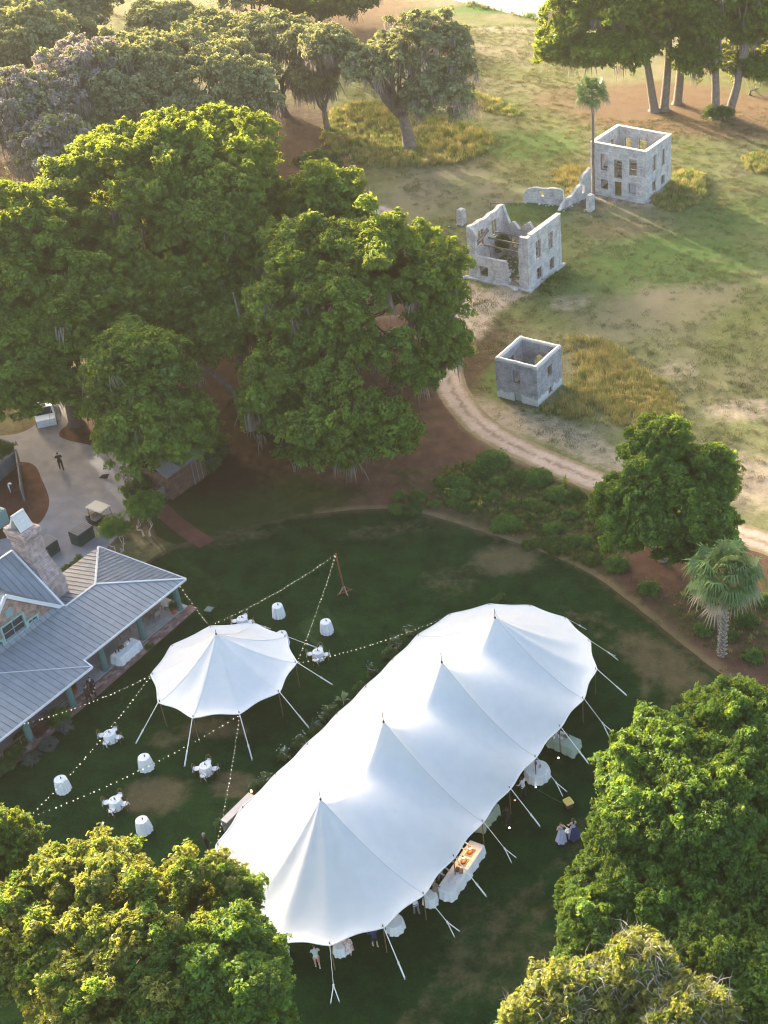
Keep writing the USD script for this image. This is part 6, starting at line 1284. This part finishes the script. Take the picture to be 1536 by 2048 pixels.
# ------------------------------------------------------------------ flowers, shrubs, tall grass
m_flower = {k: plain(f'{k}_blossom', c, .8, .1) for k, c in dict(white=(.7, .7, .66), lavender=(.36, .36, .58), yellow=(.75, .62, .06), blue=(.22, .28, .42)).items()}
def petal_cluster(seed, n=11, r=.3, s=.035):
    g = np.random.default_rng(seed); mb = MB()
    for _ in range(n): mb.ball(g.normal(size=3) * r * [.6, .6, .5] + [0, 0, r * .6], s * g.uniform(.6, 1.3), 0, (1, 1, .6))
    return mb.arrays()
PET = petal_cluster(2)
def clump(label, x, y, r, h, seed, m=None, flowers=None, nf=5, name='flower_clump', cat='flowers', kind='shrub', z=0.0, dens=1.0):
    b = G(x, y); t = thing(name, label, cat, (b[0], b[1], z)); g = np.random.default_rng(seed); n = max(5, int(26 * dens * (r / .5) ** 2 * (h / .6) ** .5))
    a, q = g.uniform(0, 2 * PI, n), np.sqrt(g.uniform(0, 1, n)); p = np.stack([r * q * np.cos(a) * .85, r * q * np.sin(a) * .85, h * (1 - q * q * .75) * g.uniform(.35, 1.0, n)], 1)
    obj('stems', MB().tube([(0, 0, 0), (g.normal() * .05, 0, h * .5), (g.normal() * .1, g.normal() * .1, h * .85)], [.03, .02, .01], 5), m_green_dark, t)
    scatter(t, 'foliage', protos(kind), m or m_leaf_shrub, p, g.uniform(.5, .95, n) * min(1.3, .55 + r * .45), quats(g, n), seed)
    if flowers:
        k = g.choice(n, min(nf, n), replace=False); scatter(t, 'blossom', [PET], m_flower[flowers], p[k] + [0, 0, .15], g.uniform(.5, 1.1, len(k)), quats(g, len(k), .3), seed + 1)
    return t
for k, (x, y, f, l) in enumerate(((824, 1268, 'white', 'white flowers at the far end of the row beside the long tent'), (792, 1292, 'lavender', 'tall lavender flowers beside the third tent bay'), (780, 1312, 'white', 'leafy plants just below the tall lavender flowers'), (744, 1350, 'lavender', 'lavender flowers halfway along the long tent'),
        (722, 1382, None, 'green clump at the second tent seam'), (666, 1428, 'white', 'small white flowers below the spiky plant'), (652, 1442, 'white', 'cream flowers below the small white ones'), (634, 1464, 'blue', 'bluish leafy plants beside the second tent bay'), (604, 1494, 'white', 'green and white plants at the next tent seam'),
        (570, 1518, 'white', 'big clump of white flowers beside the first tent bay'), (538, 1562, 'white', 'white flowers above the bar counter'), (514, 1584, 'blue', 'green fern like clump at the far end of the bar counter'), (440, 1655, None, 'green plant at the near end of the bar counter'), (1000, 1203, None, 'low plants hidden behind the far tent rim'))):
    clump(l, x, y, .42 + .1 * (k % 3), .75, 100 + k, flowers=f, nf=3, m=(m_leaf_shrub, m_leaf_hedge)[k % 2])
def spiky(label, x, y, r, seed, m, name='spiky_plant', n=26):
    b = G(x, y); t = thing(name, label, 'plant', (b[0], b[1], 0)); g = np.random.default_rng(seed)
    for _ in range(n):
        a = g.uniform(0, 2 * PI); e = g.uniform(.3, 1.4); d = np.array([math.cos(a) * math.cos(e), math.sin(a) * math.cos(e), math.sin(e)]); s = np.cross(d, [0, 0, 1.0]); s *= .045 / np.linalg.norm(s); L = r * g.uniform(.8, 1.2); mid = d * L * .55 + [0, 0, .1]; tip = d * L + [0, 0, -.25 * L * math.cos(e)]
        obj('blade', ([-s * .5, s * .5, mid - s, mid + s, tip], [[0, 1, 3], [0, 3, 2], [2, 3, 4]]), m, t)
spiky('pale spiky plant with arching blades beside the long tent', 687, 1402, .75, 1, leafmat('pale_blades', (.16, .24, .14), (.32, .38, .26), .25))
spiky('spiky green plant on the lawn end of the bar counter', 438, 1652, .5, 2, m_leaf_shrub)
for k, (x, y, r, h, m, l) in enumerate(((118, 1442, .85, 1.0, m_leaf_bright, 'bright green bush in the bed by the porch'), (82, 1465, .5, .9, plain('plum_leaves', (.06, .02, .02), .7, .3), 'plum leaved bush in the bed by the porch'), (132, 1458, .6, .5, leafmat('silver_leaves', (.08, .11, .10), (.16, .19, .18)), 'silvery low plant right of the bright green bush'),
        (98, 1492, .7, .5, leafmat('silver_leaves_b', (.07, .10, .10), (.15, .18, .17)), 'silvery mound in front of the plum leaved bush'), (52, 1480, .7, .8, m_leaf_shrub, 'dark green bush left of the plum leaved bush'), (28, 1512, .8, .7, m_leaf_hedge, 'green mound near the left edge of the porch bed'), (62, 1520, .7, .4, leafmat('silver_leaves_c', (.06, .09, .08), (.13, .16, .15)), 'grey mound at the lawn side of the porch bed'), (5, 1540, .8, .6, m_leaf_shrub, 'green bush at the left edge of the picture in the porch bed'), (300, 1296, .35, .4, m_leaf_shrub, 'small green plant breaking the brick patio edge'))):
    clump(l, x, y, r, h, 130 + k, m=m, name='bed_plant', cat='plant')
beds = ((985, 925, 42, 1.3), (955, 945, 34, 1.0), (912, 968, 34, .9), (918, 992, 30, .7), (1036, 958, 32, .8), (1076, 958, 38, 1.0), (1112, 992, 32, 1.0), (1150, 992, 26, .8), (985, 992, 22, .6), (1062, 1008, 20, .6), (1086, 1018, 24, .7), (1012, 1052, 36, .9), (1106, 1062, 26, .8), (1112, 1094, 34, .9), (1142, 1084, 24, .7), (1172, 1084, 22, .7), (1060, 1092, 22, .6),
        (800, 1000, 20, 1.5), (836, 998, 22, 1.3), (826, 1020, 26, 1.0), (792, 1022, 20, .9), (1196, 1020, 34, 1.1), (1182, 1120, 24, .6), (1232, 1132, 30, .8), (906, 1008, 17, .6), (932, 1018, 22, .6), (868, 1010, 17, .5), (1000, 965, 22, .6), (945, 980, 16, .5), (1140, 1030, 22, .6), (1025, 1010, 18, .5), (1215, 1075, 26, .9), (1300, 1180, 26, .7), (1408, 1262, 24, .5), (1490, 1245, 26, .9), (1505, 1315, 22, .7), (1525, 1205, 22, .9), (1462, 1275, 18, .5), (880, 965, 18, .6))
m_leaf_bed = leafmat('bed_leaves', (.045, .12, .02), (.15, .30, .055), .35, (.22, .34, .05))
ORD = ('leftmost', 'second', 'third', 'fourth', 'fifth', 'sixth', 'seventh', 'eighth', 'ninth', 'tenth', 'eleventh', 'twelfth')
rows = (('nearest the sandy track', lambda x, y: x < 1260 and y < 970), ('second from the sandy track', lambda x, y: x < 1260 and 970 <= y < 1005), ('in the middle of the shrub bed', lambda x, y: x < 1260 and 1005 <= y < 1045), ('nearest the lawn edge', lambda x, y: x < 1260 and y >= 1045), ('around the shaggy trunked palm', lambda x, y: x >= 1260))
for rn, test in rows:
    for o, (x, y, r, h) in enumerate(sorted(q for q in beds if test(q[0], q[1]))):
        k = beds.index((x, y, r, h)); size = 'big' if r >= 32 else 'small' if r <= 20 else 'middling'
        clump(f'{size} green shrub, {ORD[o]}{"" if o == 0 else " from left"} {rn if rn[0] != "n" and rn[0] != "s" else "in row " + rn}', x, y, r / 27.0, h * .62, 200 + k, m=(m_leaf_bed, m_leaf_hedge, m_leaf_bed)[k % 3], name='bed_shrub', cat='shrub', kind='tuft', dens=.8)
clump('small clump of bright yellow flowers in the middle of the shrub bed', 962, 1014, .25, .4, 300, flowers='yellow', nf=9); clump('yellow flowering bush at the track end of the shrub bed', 1000, 920, .5, .8, 301, flowers='yellow', nf=8, m=m_leaf_bright); clump('yellowish weeds at the lower lawn side of the shrub bed', 893, 990, .3, .4, 302, flowers='yellow', nf=2)
spiky('young palm like plant sticking up beside the track', 1130, 968, 1.1, 5, m_leaf_bright, n=16)
def grass_tuft(seed, n, h, spread):
    g = np.random.default_rng(seed); v, f = [], []
    for _ in range(n):
        a = g.uniform(0, 2 * PI); p = g.normal(size=2) * spread * .35; L = h * g.uniform(.5, 1.1); w = .018; s = np.array([-math.sin(a), math.cos(a), 0]) * w; d = np.array([math.cos(a), math.sin(a), 0]) * L * g.uniform(.1, .5); k = len(v); o = np.array([*p, 0])
        v += [o - s, o + s, o + d * .4 + [0, 0, L * .6] - s * .7, o + d * .4 + [0, 0, L * .6] + s * .7, o + d + [0, 0, L]]; f += [[k, k + 1, k + 3], [k, k + 3, k + 2], [k + 2, k + 3, k + 4]]
    return np.array(v), np.array(f)
TUFT = [grass_tuft(s, 40, .6, .6) for s in (1, 2, 3)]
m_gold = leafmat('golden_grass', (.40, .33, .12), (.66, .54, .23), .3, (.6, .48, .16)); m_gold2 = leafmat('olive_grass', (.20, .23, .07), (.42, .41, .14), .3, (.42, .40, .1)); m_weed = leafmat('weedy_green', (.05, .11, .025), (.15, .24, .06), .3)
def tall_grass(label, pp, dens, mats, seed, h=1.0, name='tall_grass'):
    poly = gpoly(pp, .5, seed, .8); c = np.array(poly.centroid.coords[0]); g = np.random.default_rng(seed); x0, y0, x1, y1 = poly.bounds; n = int((x1 - x0) * (y1 - y0) * dens)
    p = g.uniform((x0, y0), (x1, y1), (n, 2)); p = p[shapely.contains_xy(poly, p[:, 0], p[:, 1])]
    p = p[g.uniform(0, 1, len(p)) < np.clip(shapely.distance(poly.boundary, shapely.points(p)) / 1.6, .06, 1)]
    p = p[meshkit.fbm(np.c_[p * .45, np.full(len(p), seed * 3.1)], 3) > g.uniform(.18, .5, len(p))]
    e = np.clip(shapely.distance(poly.boundary, shapely.points(p)) / 1.2, .35, 1); nn = meshkit.fbm(np.c_[p * .3, np.full(len(p), seed)], 3)
    r = scatter(None, name, [TUFT[k % 3] for k in range(len(mats) * 2)], mats, np.c_[p, np.zeros(len(p))], h * e * g.uniform(.6, 1.2, len(p)) * (.7 + .6 * nn), quats(g, len(p), .08), seed); tag(r, label, 'grass')
GG = [m_gold, m_gold2, m_gold, m_gold2]; GM = [m_gold2, m_gold, m_weed, m_gold2]; GW = [m_weed, m_gold2, m_weed, m_weed]
tall_grass('golden tall grass spreading right of the small grey ruin', [(1115, 665), (1185, 668), (1290, 715), (1375, 795), (1380, 835), (1300, 868), (1200, 855), (1090, 835), (1060, 822), (1128, 770)], 7.5, GG, 1)
tall_grass('greener weeds hugging the right wall of the small grey ruin', [(1080, 815), (1128, 770), (1150, 745), (1175, 790), (1150, 830), (1095, 838), (1020, 822), (1000, 808)], 8, GW, 2, .9)
tall_grass('tawny tall grass beside the right wall of the larger ruin', [(1340, 345), (1390, 338), (1428, 368), (1412, 408), (1350, 430), (1296, 412)], 7, GM, 3)
tall_grass('wild grass of the clearing round the lone oak', [(690, 205), (800, 205), (930, 240), (1008, 283), (965, 318), (840, 340), (730, 335), (640, 290), (640, 240)], 4.2, [m_gold2, m_gold2, m_weed, m_gold], 4, 1.15)
tall_grass('golden grass behind the ragged garden wall', [(1095, 345), (1150, 326), (1185, 338), (1184, 388), (1150, 396), (1110, 375)], 7, GG, 5)
tall_grass('golden grass strip far right of the lone oak', [(925, 160), (965, 182), (1040, 213), (1048, 240), (990, 234), (938, 200)], 5, GM, 6)
tall_grass('short green weeds at the foot of the broken ruin', [(1062, 582), (1130, 536), (1152, 545), (1130, 580), (1085, 600)], 8, GW, 7, .6)
tall_grass('tawny grass patch at the right edge beyond the larger ruin', [(1470, 318), (1545, 300), (1580, 330), (1540, 352), (1490, 345)], 6, GM, 8)
tall_grass('low undergrowth between the bushes of the shrub bed', [(850, 960), (960, 910), (1050, 930), (1180, 985), (1230, 1060), (1180, 1150), (1070, 1100), (940, 1040), (860, 1010)], 11, [m_weed, m_gold2, m_weed, m_leaf_shrub], 9, .55, 'undergrowth')
tall_grass('weeds along the lake shore', [(930, 3), (1000, 16), (1090, 38), (1085, 44), (1000, 26), (925, 12)], 3, GW, 10, 1.1, 'shore_weeds')
tall_grass('straggly ground cover under the palm and the two topped tree', [(1290, 1190), (1380, 1170), (1530, 1160), (1540, 1360), (1480, 1370), (1380, 1290)], 2.2, [m_weed, m_leaf_shrub, m_gold2, m_weed], 11, .5, 'ground_cover')

# short tussocks over the rough meadow
TUSS = [grass_tuft(s_, 30, .20, .75) for s_ in (11, 12, 13)]
mead = gpoly([(770, 330), (900, 60), (1080, 50), (1250, 240), (1536, 210), (1600, 500), (1600, 1000), (1500, 1010), (1210, 930), (1010, 840), (940, 740), (930, 600), (880, 480)], .1, 77, 2.0)
keep = mead.difference(road_poly.buffer(.6)); gq = np.random.default_rng(77); x0, y0, x1, y1 = keep.bounds
pp_ = gq.uniform((x0, y0), (x1, y1), (26000, 2)); pp_ = pp_[shapely.contains_xy(keep, pp_[:, 0], pp_[:, 1])]
pp_ = pp_[meshkit.fbm(np.c_[pp_ * .16, np.full(len(pp_), 5.5)], 4) > gq.uniform(.30, .62, len(pp_))]
for F_, yw, w_, d_ in (((3.207, 158.609), 62.4, 7.4, 8.0), ((-10.047, 133.666), 63.5, 7.9, 8.2), ((-7.82, 108.635), 63.7, 5.0, 4.7)):
    u_, v_ = ruin_frame(0, math.radians(yw)); r_ = pp_ - np.array(F_); a_, b_ = r_ @ u_, r_ @ v_; pp_ = pp_[~((a_ > -.6) & (a_ < w_) & (b_ > -.6) & (b_ < d_))]
tag(scatter(None, 'meadow_grass', TUSS, [leafmat('meadow_blades', (.085, .10, .03), (.20, .20, .08), .25, (.26, .24, .07)), leafmat('dry_meadow_blades', (.16, .135, .07), (.29, .245, .13), .25, (.32, .26, .12)), leafmat('green_meadow_blades', (.07, .11, .03), (.17, .22, .07), .25, (.24, .27, .07))], np.c_[pp_, np.zeros(len(pp_))], gq.uniform(.5, 1.15, len(pp_)), quats(gq, len(pp_), .08), 77), 'short tussocky grass of the open meadow round the ruins', 'grass')
# ------------------------------------------------------------------ evening haze
hz = usdkit.material(stage, '/World/Looks/haze', {'v': ('principled_volume', {'color': (.95, .93, .90), 'density': 0.000055, 'anisotropy': .3})}, [], volume='v.volume')
hb = trimesh.creation.box((6400, 7400, 74)); hb.apply_translation((0, 500, 36))
tag(obj('haze', hb, hz), 'pale evening haze hanging over the whole estate', 'haze', kind='stuff')
